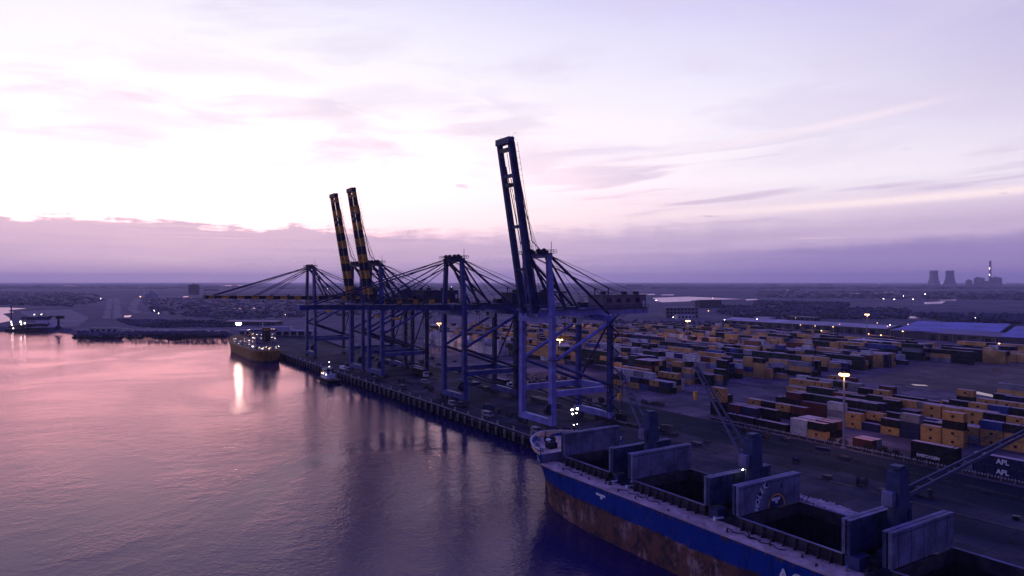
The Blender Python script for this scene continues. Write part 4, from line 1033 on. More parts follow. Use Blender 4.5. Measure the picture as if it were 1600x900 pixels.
def inF(u, n): 
    x, y = pix(u, n); return x > 1225 and x < 1700 and n > 233 and u < 196 and not (x < 1330 and y < 612 and n > 280)
block('near yard', 90, 200, 234, 302, .62, 3, inF, rows=3, aisle=6.5)
def inM(u, n): return True
block('mid yard', 222, 262, 226, 240, .8, 3, lambda u, n: not (u < 232 and n > 234), rows=2, aisle=5, warm=1.6)
for k_ in range(4): stack('tall mixed block', 262.5, 246 + k_ * 2.62, 12.19, [[Y_, B_, Mr, B_], [B_, Gr, Y_, Mr], [Y_, Y_, B_, Y_], [B_, B_, Gr, B_]][k_])
def inB(u, n):
    x, y = pix(u, n)
    if y < 520 + max(0, x - 1100) * .09 or x < 672: return False
    if x > 1130 and y > 592: return False
    if 1060 < x <= 1130 and y > 604: return False
    if x <= 1060 and y > 588: return False
    if x > 1330 and y > 585 - (x - 1330) * .20: return False
    if x > 1460: return False
    return True
block('back yard', 225, 640, 256, 600, .70, 4, inB, rows=6, aisle=8, warm=1.0)
block('far right', 130, 250, 440, 560, .5, 3, lambda u, n: 1425 < pix(u, n)[0] < 1640 and 541 + (pix(u, n)[0] - 1425) * .05 < pix(u, n)[1] < 570, rows=2, aisle=14)
block('east lot', 90, 200, 330, 400, .22, 2, lambda u, n: 1500 < pix(u, n)[0] < 1640 and pix(u, n)[1] < 625, rows=1, aisle=16)
# white reefer racks behind the cranes
for r_ in range(3):
    for k_ in range(18):
        if crng.random() < .85: stack(f'{ordw(r_+1)} white reefer row', 404 + k_ * 6.5, 246 + r_ * 2.62, 6.06, [Wt] * crng.choice([2, 3, 3, 4]))
# drop overlapping slots
occ = {}; clean = []
for s_ in slots:
    row, u, n, L, cs = s_
    bad = False
    for (u2, n2, L2) in occ.get(int(n // 8), []) + occ.get(int(n // 8) - 1, []) + occ.get(int(n // 8) + 1, []):
        if abs(n - n2) < 2.55 and abs(u - u2) < (L + L2) / 2 + .05: bad = True; break
    if bad: continue
    occ.setdefault(int(n // 8), []).append((u, n, L)); clean.append(s_)
slots = clean
# which containers show: top of the stack or taller than the stack in front
hmap = {}
for row, u, n, L, cs in slots:
    for uu in range(int((u - L / 2) // 3), int((u + L / 2) // 3) + 1): hmap.setdefault((uu, round(n / 2.62)), 0); hmap[(uu, round(n / 2.62))] = max(hmap[(uu, round(n / 2.62))], len(cs))
cand = []
rows_ = {}
for row, u, n, L, cs in slots: rows_.setdefault(row, []).append((u, n))
for r in rows_.values(): r.sort(key=lambda q: (-q[0], q[1]))
for row, u, n, L, cs in slots:
    p = W(u, n); x, y = pix(u, n)
    fr_h = hmap.get((int(u // 3), round(n / 2.62) - 1), 0)
    side_h = hmap.get((int((u - L / 2 - 3) // 3), round(n / 2.62)), 0)
    for k_, c_ in enumerate(cs):
        vis = (-30 < x < 1630) and y < 905 and (k_ >= fr_h or k_ >= side_h or k_ == len(cs) - 1)
        cand.append((0 if vis else 1, p.length, row, u, n, L, k_, c_, len(cs)))
cand.sort(key=lambda q: (q[0], q[1]))
tierw = lambda k_, h_: 'single tier' if h_ == 1 else 'top tier' if k_ == h_ - 1 else 'bottom tier' if k_ == 0 else f'{ordw(k_+1)} tier'
for idx, (hid, dist, row, u, n, L, k_, c_, h_) in enumerate(cand[:300]):
    pos = [q for q in rows_[row]].index((u, n)) + 1
    lab = f"{c_} {'long' if L > 7 else 'short'} container, {tierw(k_, h_)}, {ordw(pos)} stack from left, {row}"
    o = link('shipping_container', CME[L], None, W(u, n, .02 + k_ * CH), RZ); o.color = (*PAL[c_], 1)
    tag(o, lab, 'container', 'containers stacked in the yard')
    if dist < 420:
        dd = link('door', DME[L], o); dd.color = (*PAL[c_], 1)
    if c_ == 'yellow' and dist < 420: link('logo', LGO, o)
    if row == 'fence row' and c_ == Nv and abs(u - 84.6) < 1: lettering('APL', 1.75, WHITE, o, (1.0, -1.23, 1.35), (R(90), 0, 0))
    if row == 'fence row' and abs(u - 100.5) < 1 and k_ == 0: lettering('EVERGREEN', 1.15, WHITE, o, (-1.4, -1.23, 1.5), (R(90), 0, 0))
far = MB(); pal = list(PAL)
for (hid, dist, row, u, n, L, k_, c_, h_) in cand[300:]:
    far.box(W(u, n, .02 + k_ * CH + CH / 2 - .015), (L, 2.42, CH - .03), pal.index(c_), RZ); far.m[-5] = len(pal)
fmats = [mat('far_container_' + p_.replace(' ', '_'), tuple(q_ * .8 for q_ in PAL[p_]), .65, 0, .35, .12, (.10, .06, .05)) for p_ in pal]
fmats.append(mat('far_container_roof', (.42, .30, .32), .8, 0, .6, .10, (.12, .08, .08)))  # top faces paler than the sides: overhead sky light put into the colour
fo = far.build('container_stacks', fmats); tag(fo, 'densely packed coloured containers filling the back of the yard', 'containers', kind='stuff')

# high light masts
def mast(u, n, h, m, lamps, label, r=.9):
    t_ = empty('light_mast', W(u, n), RZ, label, 'light mast', 'tall light masts')
    MB().tube((0, 0, 0), (0, 0, h), .36, .2, 10).build('pole', GREYP, t_)
    MB().box((0, 0, .25), (1.4, 1.4, .5)).build('base', CONC, t_)
    hd_ = MB(); hd_.lathe([(r * .8, h - .1), (r, h - .1), (r, h + .08), (r * .8, h + .08), (r * .8, h - .1)], 12); hd_.bar((-r, 0, h), (r, 0, h), .12, .12); hd_.bar((0, -r, h), (0, r, h), .12, .12)
    hd_ = hd_.build('lamp_ring', STEEL, t_)
    for k_ in range(lamps):
        a = 2 * math.pi * k_ / lamps + .3; x_, y_ = r * 1.15 * math.cos(a), r * 1.15 * math.sin(a)
        lp = MB(); lp.lathe([(0, -.45), (.42, -.34), (.52, .02), (.3, .3), (0, .3)], 8, (x_, y_, h - .45)); lp.build('lamp', m, hd_)
    pl_ = bpy.data.lights.new('lamp_light', 'POINT'); pl_.energy = 9000; pl_.color = (1, .5, .2); pl_.shadow_soft_size = .6
    po_ = bpy.data.objects.new('lamp_light', pl_); col.objects.link(po_); po_.parent = t_; po_.location = (0, 0, h - 1.2)
    return t_
mast(124, 196.6, 22.6, LO, 6, 'nearest tall light mast with bright orange lamps beside the fence')
LO2 = emit('sodium_lamp_mid', (1, .50, .13), 6)
for px_, py_, h_, lab in [(875, 530, 20, 'light mast with orange lamps seen right of the nearest crane leg'), (1075, 501, 22, 'light mast with orange lamps before the grey office blocks'), (1355, 491, 26, 'light mast with orange lamps rising tallest over the back of the yard'),
                          (761, 479, 22, 'light mast with orange lamps seen above the lowered boom crane girder'), (686, 505, 20, 'light mast with orange lamps left of the second nearest crane'), (893, 488, 22, 'light mast with orange lamps seen over the nearest crane girder')]:
    p = ground(px_, py_, h_); u_, n_ = A.dot(p.xy), N.dot(p.xy); mast(u_, n_, h_, LO2, 5, lab, 1.1)
# street lamps
def slamp(px_, py_, h_, m, r_, label):
    p = ground(px_, py_, h_); t_ = empty('street_lamp', (p.x, p.y, 0), RZ, label, 'street lamp', 'lamps around the yard and far land')
    pm = MB(); pm.tube((0, 0, 0), (0, 0, h_), .14, .08, 6); pm.bar((0, 0, h_), (0, -1.0, h_ + .1), .1, .1); pm.build('pole', GREYP, t_)
    lp = MB(); lp.lathe([(0, -r_ * .6), (r_ * .8, -r_ * .4), (r_, .1), (0, r_ * .5)], 8, (0, -1.0, h_ - .1)); lp.build('lamp', m, t_)
YL = [1252, 1275, 1285, 1303, 1359, 1378, 1412, 1563, 1244, 1372, 1388, 1420, 1392, 1313]
for i_, (x, y, h_, m_, r_) in enumerate([(1252, 508, 12, LOS, .34), (1275, 509.5, 12, LOS, .34), (1285, 517, 12, LOS, .45), (1303, 511, 12, LOS, .45), (1359, 522, 12, LOS, .36), (1378, 524, 12, LOS, .5), (1412, 518, 12, LOS, .5), (1563, 537, 12, LOS, .5), (1244, 497, 12, LOS, .3), (1372, 505, 12, LOS, .34), (1388, 510, 12, LOS, .3), (1420, 507, 12, LOS, .3), (1392, 508, 12, LWS, .3),
                                         (1313, 507, 12, LOS, .3)]):
    slamp(x, y, h_, m_, r_, f'{ordw(sorted(YL).index(x)+1)} lit street lamp from left behind the container yard')
FLAMPS = ([(474, 463, 12, LOS, .9), (498, 480, 12, LOS, .6), (447, 492, 12, LOS, .45), (512, 452, 12, LWS, .9), (220, 464, 14, LOS, 1.4), (158, 467, 10, LWS, .6), (242, 486, 10, LWS, .4), (249, 490, 10, LWS, .4), (64, 440.5, 14, LWS, 3.2), (120, 440.8, 14, LWS, 3.6), (227, 441, 14, LWS, 3.6), (285, 441.4, 14, LWS, 3.0), (706, 448, 14, LWS, 1.3), (1114, 466, 12, LOS, .7), (1108, 486, 12, LOS, .6), (1091, 481, 12, LWS, .3), (1026, 470, 12, LWS, .6), (1053, 496, 12, LWS, .3), (1184, 499, 10, LWS, .3), (1133, 500, 10, LWS, .3), (1381, 467, 12, LWS, .7), (1398, 468, 12, LWS, .7), (1412, 463, 12, LWS, .7), (1427, 468, 12, LWS, .6), (1446, 460, 12, LWS, 1.1), (1373, 443.8, 14, LWS, 3.0), (1471, 443, 14, LWS, 3.2), (1569, 443, 14, LWS, 3.2), (1525, 497, 12, LWS, .3)])
for i_, (x, y, h_, m_, r_) in enumerate(sorted(FLAMPS)):
    slamp(x, y, h_, m_, r_, f'{ordw(i_+1)} distant lit lamp from left among those on the far plain')

# fence with white picket tops
fe = empty('yard_fence', W(120, 197.4), RZ, 'long yard fence with a row of white pickets', 'fence')
fb_ = MB(); fb_.box((0, 0, .35), (112, .25, .7)); fb_.build('plinth', WALLG, fe)
pk = MB()
for k_ in range(150): pk.box((-56 + k_ * .75, 0, .92), (.3, .14, .42))
pk.build('pickets', mat('picket_paint', (.42, .38, .42), .7, 0, .4, .8), fe)['kind'] = 'stuff'
ps_ = MB(); ps_.box((0, 0, .7), (.22, .32, 1.4)); pme_ = ps_.mesh('post', [CONC])
for k_ in range(38): link('post', pme_, fe, (-56 + k_ * 3.02, 0, 0))
ge = empty('guard_rail', W(112, 183.4), RZ, 'low dark guard rail between the service road and fence', 'guard rail')
gb = MB(); gb.box((0, 0, .75), (100, .08, .35)); gb.build('rail', TIN, ge)
gp = MB(); gp.box((0, 0, .45), (.16, .2, .9)); gpm = gp.mesh('post', [TIN])
for k_ in range(51): link('post', gpm, ge, (-50 + k_ * 2.0, .14, 0))

# vehicles on the quay and apron
CARG = GLASS
def van(u, n, c_, label, ang=0, L=5.2):
    t_ = empty('van', W(u, n, .03), RZ + ang, label, 'van', 'vehicles on the quay')
    bd_ = MB(); prof = [(-L / 2, .45), (L / 2, .45), (L / 2, 1.1), (L / 2 - .9, 1.25), (L / 2 - 1.6, 2.1), (-L / 2 + .1, 2.15), (-L / 2, 1.2)]
    k = len(prof); vs = [(x, -.95, z) for x, z in prof] + [(x, .95, z) for x, z in prof]
    bd_.add(vs, [tuple(range(k)), tuple(range(2 * k - 1, k - 1, -1))] + [(i, k + i, k + (i + 1) % k, (i + 1) % k) for i in range(k)]); bd_.build('body', c_, t_)
    ws = MB(); ws.add([(L / 2 - .93, -.8, 1.30), (L / 2 - .93, .8, 1.30), (L / 2 - 1.52, .75, 2.02), (L / 2 - 1.52, -.75, 2.02)], [(0, 1, 2, 3)]); 
    for sy in (-1, 1): ws.box((.2, sy * .955, 1.65), (L * .5, .02, .5))
    ws.build('windows', GLASS, t_)
    for x_ in (-L / 2 + 1, L / 2 - 1.05):
        for sy in (-1, 1): wh = MB(); wh.tube((x_, sy * .95, .36), (x_, sy * .72, .36), .36, k=12); wh.build('wheel', RUBBER, t_)
VW = mat('van_white', (.80, .80, .82), .35, 0, .05, .5); VG = mat('van_grey', (.20, .19, .21), .4, 0, .1, .5); VD = mat('van_dark', (.05, .05, .06), .4, 0, .1, .5)
van(386, 133.0, VW, 'white van on the quay edge beside the tugboat', .1, 6.5); van(378.5, 133.3, VG, 'grey van just right of the white one beside the tugboat', 0, 5)
van(311, 148, VG, 'grey van parked under the striped cranes', .3); van(223, 131.4, VG, 'grey van on the quay edge between the two nearest cranes', .05, 6); van(250, 131.0, VG, 'small grey van beside the second nearest crane foot', 0, 4.6)
van(246, 132.8, VD, 'dark van beside the second nearest crane foot', 0, 4.6); van(190, 130.6, VG, 'grey van at the foot of the nearest crane', 0, 4.6); van(335, 132.0, VD, 'dark van on the quay edge by the striped crane foot', 0, 4.8); van(300, 131.5, VD, 'dark van on the quay edge below the lowered boom', 0, 4.8)
def truck(u, n, label, cc):
    t_ = empty('terminal_truck', W(u, n, .03), RZ, label, 'truck', 'trucks on the apron')
    ch = MB(); ch.box((-1.5, 0, 1.15), (13.5, 1.1, .35)); ch.box((-1.5, 0, 1.36), (12.6, 2.3, .12)); ch.build('trailer', TIN, t_)
    cb = MB(); cb.add([(5.6, -1.2, .7), (7.8, -1.2, .7), (7.8, 1.2, .7), (5.6, 1.2, .7), (5.6, -1.1, 3.0), (7.4, -1.1, 3.0), (7.4, 1.1, 3.0), (5.6, 1.1, 3.0)], [(3, 2, 1, 0), (4, 5, 6, 7), (0, 1, 5, 4), (1, 2, 6, 5), (2, 3, 7, 6), (3, 0, 4, 7)])
    cb = cb.build('cab', cc, t_); MB().box((7.66, 0, 2.35), (.1, 1.9, .8)).build('windscreen', GLASS, cb)
    for x_ in (-7, -5.8, -4.6, 3.6, 7.0):
        for sy in (-1, 1): wh = MB(); wh.tube((x_, sy * 1.15, .52), (x_, sy * .75, .52), .52, k=12); wh.build('wheel', RUBBER, t_)
TW = mat('truck_white', (.5, .5, .53), .4, 0, .1, .5)
truck(372, 166, 'dark terminal truck with flat trailer under the left striped crane', TIN); truck(338, 158, 'dark terminal truck with flat trailer under the right striped crane', TW)
truck(282, 174, 'terminal truck with flat trailer on the road behind the second crane', TW); truck(215, 175, 'terminal truck with flat trailer on the road behind the nearest crane', TIN)
for u_, n_, c_, lab in [(373.5, 166, 'navy', 'navy container riding on the truck under the left striped crane'), (339.5, 158, 'black', 'black container riding on the truck under the right striped crane'), (283.5, 174, 'black', 'black container riding on the truck behind the second crane')]:
    o = link('shipping_container', CME[12.19], None, W(u_, n_, 1.46), RZ); o.color = (*PAL[c_], 1); tag(o, lab, 'container', 'containers on trucks')
# hatch pontoons and spreader frames laid out on the apron
for i_, (u_, n_, L_, w_, h_, m_, lab) in enumerate([(352, 164, 14, 6, 2.6, CRANE_D, 'dark steel pontoon stack under the paired striped cranes'), (300, 166.5, 13, 5, 1.6, CRANE_D, 'dark steel pontoon stack behind the lowered boom crane'), (238, 166.8, 12, 4.5, 1.8, TIN, 'dark steel pontoon stack left of the nearest crane'), (395, 168, 14, 6, 2.4, CRANE_D, 'dark steel pontoon stack left of the striped pair')]):
    t_ = empty('pontoon_stack', W(u_, n_, .02), RZ, lab, 'pontoon', 'pontoons on the apron')
    for k_ in range(3):
        o_ = MB().box((rng.uniform(-.3, .3), rng.uniform(-.2, .2), h_ * (k_ + .42) / 3), (L_, w_, h_ / 3 - .12)).build('panel', m_, t_)
    rl_ = MB(); rl_.rail([(-L_ / 2 + .3, -w_ / 2 + .2, h_ - .1), (L_ / 2 - .3, -w_ / 2 + .2, h_ - .1)], .6, 2.5, .12); rl_.build('lifting_eyes', GREYP, t_)
gr_ = random.Random(9); gi = 0
for u0, u1, n0, n1, cnt_ in [(165, 430, 138.5, 142, 26), (170, 440, 163.5, 170, 34), (80, 160, 128.5, 133, 12), (60, 200, 163, 170, 16), (200, 420, 183, 205, 30), (100, 190, 184.5, 194, 10)]:
    its = sorted([(gr_.uniform(u0, u1), gr_.uniform(n0, n1)) for _ in range(cnt_)], reverse=True)
    for j_, (u_, n_) in enumerate(its):
        g_ = MB(); k_ = gr_.random(); L_ = gr_.uniform(1.2, 5.5); h_ = gr_.uniform(.5, 2.2); w_ = gr_.uniform(1.0, 2.2)
        if k_ < .4:
            g_.box((0, 0, h_ / 2 + .12), (L_, w_, h_)); g_.box((-L_ * .35, 0, .06), (.2, w_, .12)); g_.box((L_ * .35, 0, .06), (.2, w_, .12)); g_.box((L_ * .1, 0, h_ + .2), (L_ * .4, w_ * .6, .2)); nm, kd = 'equipment_crate', 'crate'
        elif k_ < .7:
            g_.tube((-w_ / 2, 0, h_ * .7), (w_ / 2, 0, h_ * .7), h_ * .45, k=12); g_.tube((-w_ / 2 - .08, 0, h_ * .7), (-w_ / 2, 0, h_ * .7), h_ * .7, k=14); g_.tube((w_ / 2, 0, h_ * .7), (w_ / 2 + .08, 0, h_ * .7), h_ * .7, k=14); nm, kd = 'cable_drum', 'cable drum'
        else:
            for q_ in range(4): g_.box((gr_.uniform(-.1, .1), gr_.uniform(-.1, .1), .1 + q_ * .22), (L_, .9 + w_ * .4, .14))
            nm, kd = 'dunnage_stack', 'timber stack'
        m_ = gr_.choice([TIN, CRANE_D, STEEL, TIN, DECKD])
        where = {138.5: 'near the waterside rail', 163.5: 'near the landside rail', 128.5: 'beside the bulk carrier', 163: 'across from the bulk carrier', 183: 'behind the service road', 184.5: 'before the picket fence'}[n0]
        tag(g_.build(nm, m_, None, False, W(u_, n_, .02), RZ + gr_.uniform(-.4, .4)), f'dark {kd} {where}, {ordw(j_+1)} item from the far end', kd, 'gear lying on the apron')
# spilled cargo along the quay beside the bulk carrier
sp_ = MB(); srng = random.Random(3)
for k_ in range(1500):
    a_ = srng.gauss(0, 1); u_ = 92.5 + a_ * 3.4; n_ = 143.2 + srng.gauss(0, .9) + a_ * .35; r_ = srng.uniform(.12, .38)
    p = W(u_, n_, .03); vs = [p + Vector((math.cos(q_) * r_ * srng.uniform(.7, 1.3), math.sin(q_) * r_ * srng.uniform(.7, 1.3), 0)) for q_ in (0, 1.26, 2.5, 3.77, 5.03)] + [p + Vector((0, 0, r_ * .55))]
    sp_.add(vs, [(i2, (i2 + 1) % 5, 5) for i2 in range(5)])
tag(sp_.build('spilled_cargo', mat('pale_cargo', (.55, .42, .36), .9, 0, .3, .5)), 'pale heap of spilled cargo on the quay beside the open hold', 'cargo heap', kind='stuff')

# =================================================================== FAR BUILDINGS
PLASTER = mat('pale_plaster', (.50, .46, .48), .85, 0, .15, .05); DKWALL = mat('dark_wall', (.085, .075, .095), .85, 0, .2, .05); ROOFB = mat('blue_roof_sheet', (.12, .115, .38), .6, 0, .3, .06, (.09, .08, .22))
ROOFG = mat('grey_roof_sheet', (.24, .21, .24), .7, 0, .25, .05); SHELL = mat('cooling_tower_concrete', (.20, .18, .20), .9, 0, .15, .01)
def building(px_, py_, wd, dp, h, label, wm_=PLASTER, rm_=ROOFG, floors=3, bays=6, rz=RZ, cat='building', name='building', roof_h=.5, group=None):
    p = ground(px_, py_)
    t_ = empty(name, p, rz, label, cat, group)
    wl_ = MB().box((0, 0, h / 2), (wd, dp, h)).build('wall', wm_, t_)
    MB().box((0, 0, h + roof_h / 2), (wd + .6, dp + .6, roof_h)).build('roof', rm_, t_)
    wn = MB().box((0, 0, 0), (wd / bays * .55, .16, h / floors * .5)).mesh('window', [GLASS]); we = MB().box((0, 0, 0), (.16, dp / max(2, bays // 2) * .5, h / floors * .5)).mesh('window', [GLASS])
    for f_ in range(floors):
        z_ = h * (f_ + .55) / floors
        for b2 in range(bays): link('window', wn, wl_, (-wd / 2 + wd * (b2 + .5) / bays, -dp / 2, z_))
        for b2 in range(max(2, bays // 2)): link('window', we, wl_, (wd / 2, -dp / 2 + dp * (b2 + .5) / max(2, bays // 2), z_))
    return t_
wb = building(238, 466, 36, 18, 12, 'white stepped building far on the left plain', PLASTER, PLASTER, 3, 7, .3)
MB().box((-2, 0, 17), (12, 12, 10)).build('tower', PLASTER, wb); MB().box((8, 0, 14), (8, 12, 4)).build('wing', PLASTER, wb)
tbk = empty('tower_block', ground(303, 461), .2, 'tall dark stepped tower block far behind the leftmost crane boom', 'building')
for k_, (x_, h_) in enumerate([(-12, 35), (0, 38), (12, 36)]):
    o_ = MB().box((x_, 0, h_ / 2), (11.5, 14, h_)).build('wall', DKWALL, tbk); MB().box((x_ - 3, 0, h_ + 2), (3, 4, 4)).build('stair_head', DKWALL, o_); MB().box((x_ + 3, 0, h_ + 1.5), (3, 4, 3)).build('water_tank', DKWALL, o_)
    for f_ in range(5):
        for b2 in (-3, 3): MB().box((x_ + b2, -7.05, 5 + f_ * 6), (2.4, .2, 2.4)).build('window', GLASS, o_)
building(1108, 481, 40, 22, 14, 'dark grey office block beyond the yard', DKWALL, DKWALL, 4, 8, .1); building(1090, 481, 18, 20, 13, 'pale block joined to the left of the dark office block', mat('dusty_plaster', (.20, .17, .20), .85, 0, .15, .05), ROOFG, 4, 3, .1)
building(1062, 497, 46, 18, 14, 'pale long three storey block left of the dark office block', mat('dusty_plaster', (.20, .17, .20), .85, 0, .15, .05), ROOFG, 3, 9, .15); building(1070, 499, 24, 12, 5, 'low white annex in front of the pale three storey block', PLASTER, PLASTER, 1, 5, .15)
building(953, 493, 26, 14, 6, 'small pale shed behind the nearest crane machinery house', PLASTER, ROOFG, 1, 5)
building(1195, 503, 22, 12, 5, 'low white shed near the left end of the freight shed', PLASTER, PLASTER, 1, 4); building(1255, 502, 40, 12, 5, 'low dark shed behind the freight shed lamps', DKWALL, ROOFG, 1, 6)
building(1372, 554, 30, 16, 9, 'pale roofed gatehouse with an open canopy at the yard back', DKWALL, PLASTER, 2, 5); building(1426, 556, 20, 12, 8, 'dark workshop right of the pale roofed gatehouse', DKWALL, ROOFG, 2, 4)
building(395, 508, 62, 20, 4, 'long low shed behind the tanker with pale pink roof', DKWALL, mat('pink_roof', (.50, .33, .30), .8, 0, .15, .05), 1, 14, -.12); building(165, 520, 26, 9, 4, 'low pale hut on the far shore', PLASTER, ROOFG, 1, 5, .1)
for i_, (x, y, w_, d_, h_) in enumerate([(62, 449, 60, 30, 10), (115, 450, 90, 30, 8), (330, 455, 70, 30, 8), (375, 449, 120, 40, 10), (1290, 446, 160, 60, 18), (1205, 447, 120, 60, 16), (990, 448, 150, 60, 16), (640, 449, 120, 50, 14), (905, 455, 60, 30, 10), (1240, 455, 60, 30, 9), (60, 512, 20, 9, 4)]):
    building(x, y, w_, d_, h_, ['low pale building at the far left', 'long pale building at the far left horizon', 'pale building behind the tower block', 'long pale building left of the leftmost crane top', 'far long building left of the cooling towers', 'far building at the right horizon middle', 'far building above the nearest crane stays', 'far building between the crane tops', 'pale shed beyond the nearest crane house', 'pale shed on the plain beyond the freight shed', 'small hut on the left spit'][i_], rng.choice([PLASTER, DKWALL]), ROOFG, 1, 6, rng.uniform(-.3, .3), group='far low buildings on the plain')
# jetty house with dark openings behind the tanker
jt = empty('jetty_shed', ground(432, 526), -.1, 'long white colonnaded jetty shed behind the tanker', 'shed')
JWH = mat('jetty_white', (.42, .38, .44), .8, 0, .15, .1)
MB().box((0, 0, 5.2), (74, 8, 1.0)).build('roof', JWH, jt); MB().box((0, 0, .8), (74, 8, .8)).build('floor', PALE, jt); MB().box((4, 0, 7.2), (20, 6, 3.2)).build('upper_room', JWH, jt); MB().box((0, 3.6, 3), (73, .4, 3.6)).build('wall', DKWALL, jt)
cmn = MB().box((0, 0, 0), (1.5, 1.0, 3.6)).mesh('column', [JWH])
for k_ in range(11): link('column', cmn, jt, (-35 + k_ * 7, -3.3, 3))
# warehouses with blue roofs
def warehouse(corners, h, ridge, label):
    ps = [ground(x, y) for x, y in corners]; t_ = empty('warehouse', (0, 0, 0), 0, label, 'warehouse', 'blue roofed warehouses')
    a, b, c_, d = ps; ra, rb = (a + d) / 2, (b + c_) / 2
    w1 = MB(); w1.prism([(p.x, p.y) for p in (a, b, c_, d)], 0, h); w1.build('wall', DKWALL, t_)
    U = Vector((0, 0, 1)); rf = MB(); e = lambda p: p + U * (h + .05); r_ = lambda p: p + U * (h + ridge)
    rf.add([e(a), e(b), r_(rb), r_(ra)], [(0, 1, 2, 3)]); rf.build('roof', ROOFB, t_)
    rf = MB(); rf.add([r_(ra), r_(rb), e(c_), e(d)], [(0, 1, 2, 3)]); rf.build('roof', ROOFB, t_)
    gb_ = MB(); gb_.add([e(a), r_(ra), e(d), e(b), r_(rb), e(c_)], [(0, 2, 1), (3, 4, 5)]); gb_.build('gable', DKWALL, t_)
    for k_ in range(6): p = e(b).lerp(e(c_), (k_ + .5) / 6); MB().box(p - U * h * .5, (3, 3, h * .5), 0, RZ).build('door', GLASS, t_)
warehouse([(1395, 529), (1558, 536), (1600, 521), (1470, 515)], 7, 5, 'large warehouse with a broad blue sheet roof at right')
warehouse([(1562, 541), (1720, 549), (1740, 528), (1610, 524)], 7, 5, 'second blue roofed warehouse cut by the right frame edge')
# long freight sheds behind the yard
for (x0, y0, x1, y1, mt_, lab) in ((1128, 509, 1385, 525, mat('pale_roof_sheet', (.40, .33, .37), .7, 0, .3, .05, (.22, .17, .2)), 'very long pale roofed freight shed behind the container yard'), (1390, 527, 1700, 550, mat('worn_roof_sheet', (.22, .18, .23), .8, 0, .25, .03), 'long darker roofed freight shed continuing to the right edge')):
    s0, s1 = ground(x0, y0), ground(x1, y1); d_ = (s1 - s0).normalized(); L_ = (s1 - s0).length; an_ = math.atan2(d_.y, d_.x)
    t_ = empty('freight_shed', s0, an_, lab, 'shed', 'freight sheds behind the yard')
    wl_ = MB().box((L_ / 2, 22, 3.2), (L_, 43, 6.4)).build('wall', DKWALL, t_)
    rf = MB(); rf.add([(-.5, -.6, 6.4), (L_ + .5, -.6, 6.4), (L_ + .5, 22, 8.6), (-.5, 22, 8.6), (L_ + .5, 44.6, 6.4), (-.5, 44.6, 6.4), (-.5, -.6, 6.1), (L_ + .5, -.6, 6.1)], [(0, 1, 2, 3), (3, 2, 4, 5), (6, 7, 1, 0)]); rf.build('roof', mt_, t_)
    dm_ = MB().box((0, 0, 2.3), (4.2, .2, 4.6)).mesh('door', [GLASS]); pm_ = MB().box((0, 0, 3.1), (.5, .5, 6.2)).mesh('column', [CONC])
    for j_ in range(int(L_ / 11)): link('door', dm_, wl_, (6 + j_ * 11, .45, 0)); link('column', pm_, wl_, (1 + j_ * 11, -.1, 0))

# power station on the right horizon
def cooling_tower(px_, py_, h, label, Zd=7600):
    p = Vector(((px_ - 800) / 1100 * Zd, Zd, 0)); t_ = empty('cooling_tower', p, 0, label, 'cooling tower', 'pair of cooling towers')
    prof = []
    for k_ in range(15):
        f = k_ / 14; r_ = 40 * math.sqrt(1 + ((f - .78) / .62) ** 2) ; prof.append((r_, 8 + (h - 8) * f))
    inner = [(r - 1.5, z) for r, z in prof[::-1]]
    MB().lathe(prof + inner, 40).build('shell', SHELL, t_, smooth=True)
    for k_ in range(28):
        a = 2 * math.pi * k_ / 28; r0 = prof[0][0]; MB().bar((math.cos(a) * r0 * 1.02, math.sin(a) * r0 * 1.02, 0), (math.cos(a) * r0 * .99, math.sin(a) * r0 * .99, 8.3), 2, 2).build('column', SHELL, t_)
cooling_tower(1459, 447, 166, 'left cooling tower on the right horizon'); cooling_tower(1484, 447, 166, 'right cooling tower on the right horizon')
p = Vector(((1547 - 800) / 1100 * 7600, 7600, 0)); ch_ = empty('chimney', p, 0, 'tall banded power station chimney right of the cooling towers', 'chimney')
for k_ in range(9):
    z0, z1 = k_ * 30, (k_ + 1) * 30; r_ = lambda z: 15 - 5 * z / 270
    MB().tube((0, 0, z0), (0, 0, z1), r_(z0), r_(z1), 16).build('shaft_band', SHELL if k_ % 2 else DKWALL, ch_)
for z_ in (120, 190): lp = MB(); lp.lathe([(0, -4), (4, 0), (0, 4)], 6, (-14, -10, z_)); lp.build('warning_lamp', LWS, ch_)
for i_, (x_, w_, h_, lab) in enumerate([(1514, 36, 58, 'small conveyor house at the left end of the power station'), (1530, 80, 84, 'dark boiler house left of the banded chimney'), (1557, 80, 88, 'dark boiler house right of the banded chimney'), (1540, 200, 40, 'low turbine hall at the foot of the banded chimney')]):
    p = Vector(((x_ - 800) / 1100 * 7600, 7600 - (60 if i_ == 3 else 0), 0)); t_ = empty('boiler_house', p, 0, lab, 'power station', 'power station blocks')
    b0 = MB().box((0, 0, h_ / 2), (w_, 60, h_)).build('wall', DKWALL, t_); MB().box((-w_ * .2, 0, h_ + 6), (w_ * .3, 30, 12)).build('roof_plant', DKWALL, t_); MB().box((w_ * .25, 0, h_ + 3), (w_ * .2, 30, 6)).build('roof_plant', DKWALL, t_)
    for k_ in range(4): MB().box((-w_ / 2 + w_ * (k_ + .5) / 4, -30.2, h_ * .5), (w_ * .12, .6, h_ * .6)).build('cladding_bay', SHELL, b0)

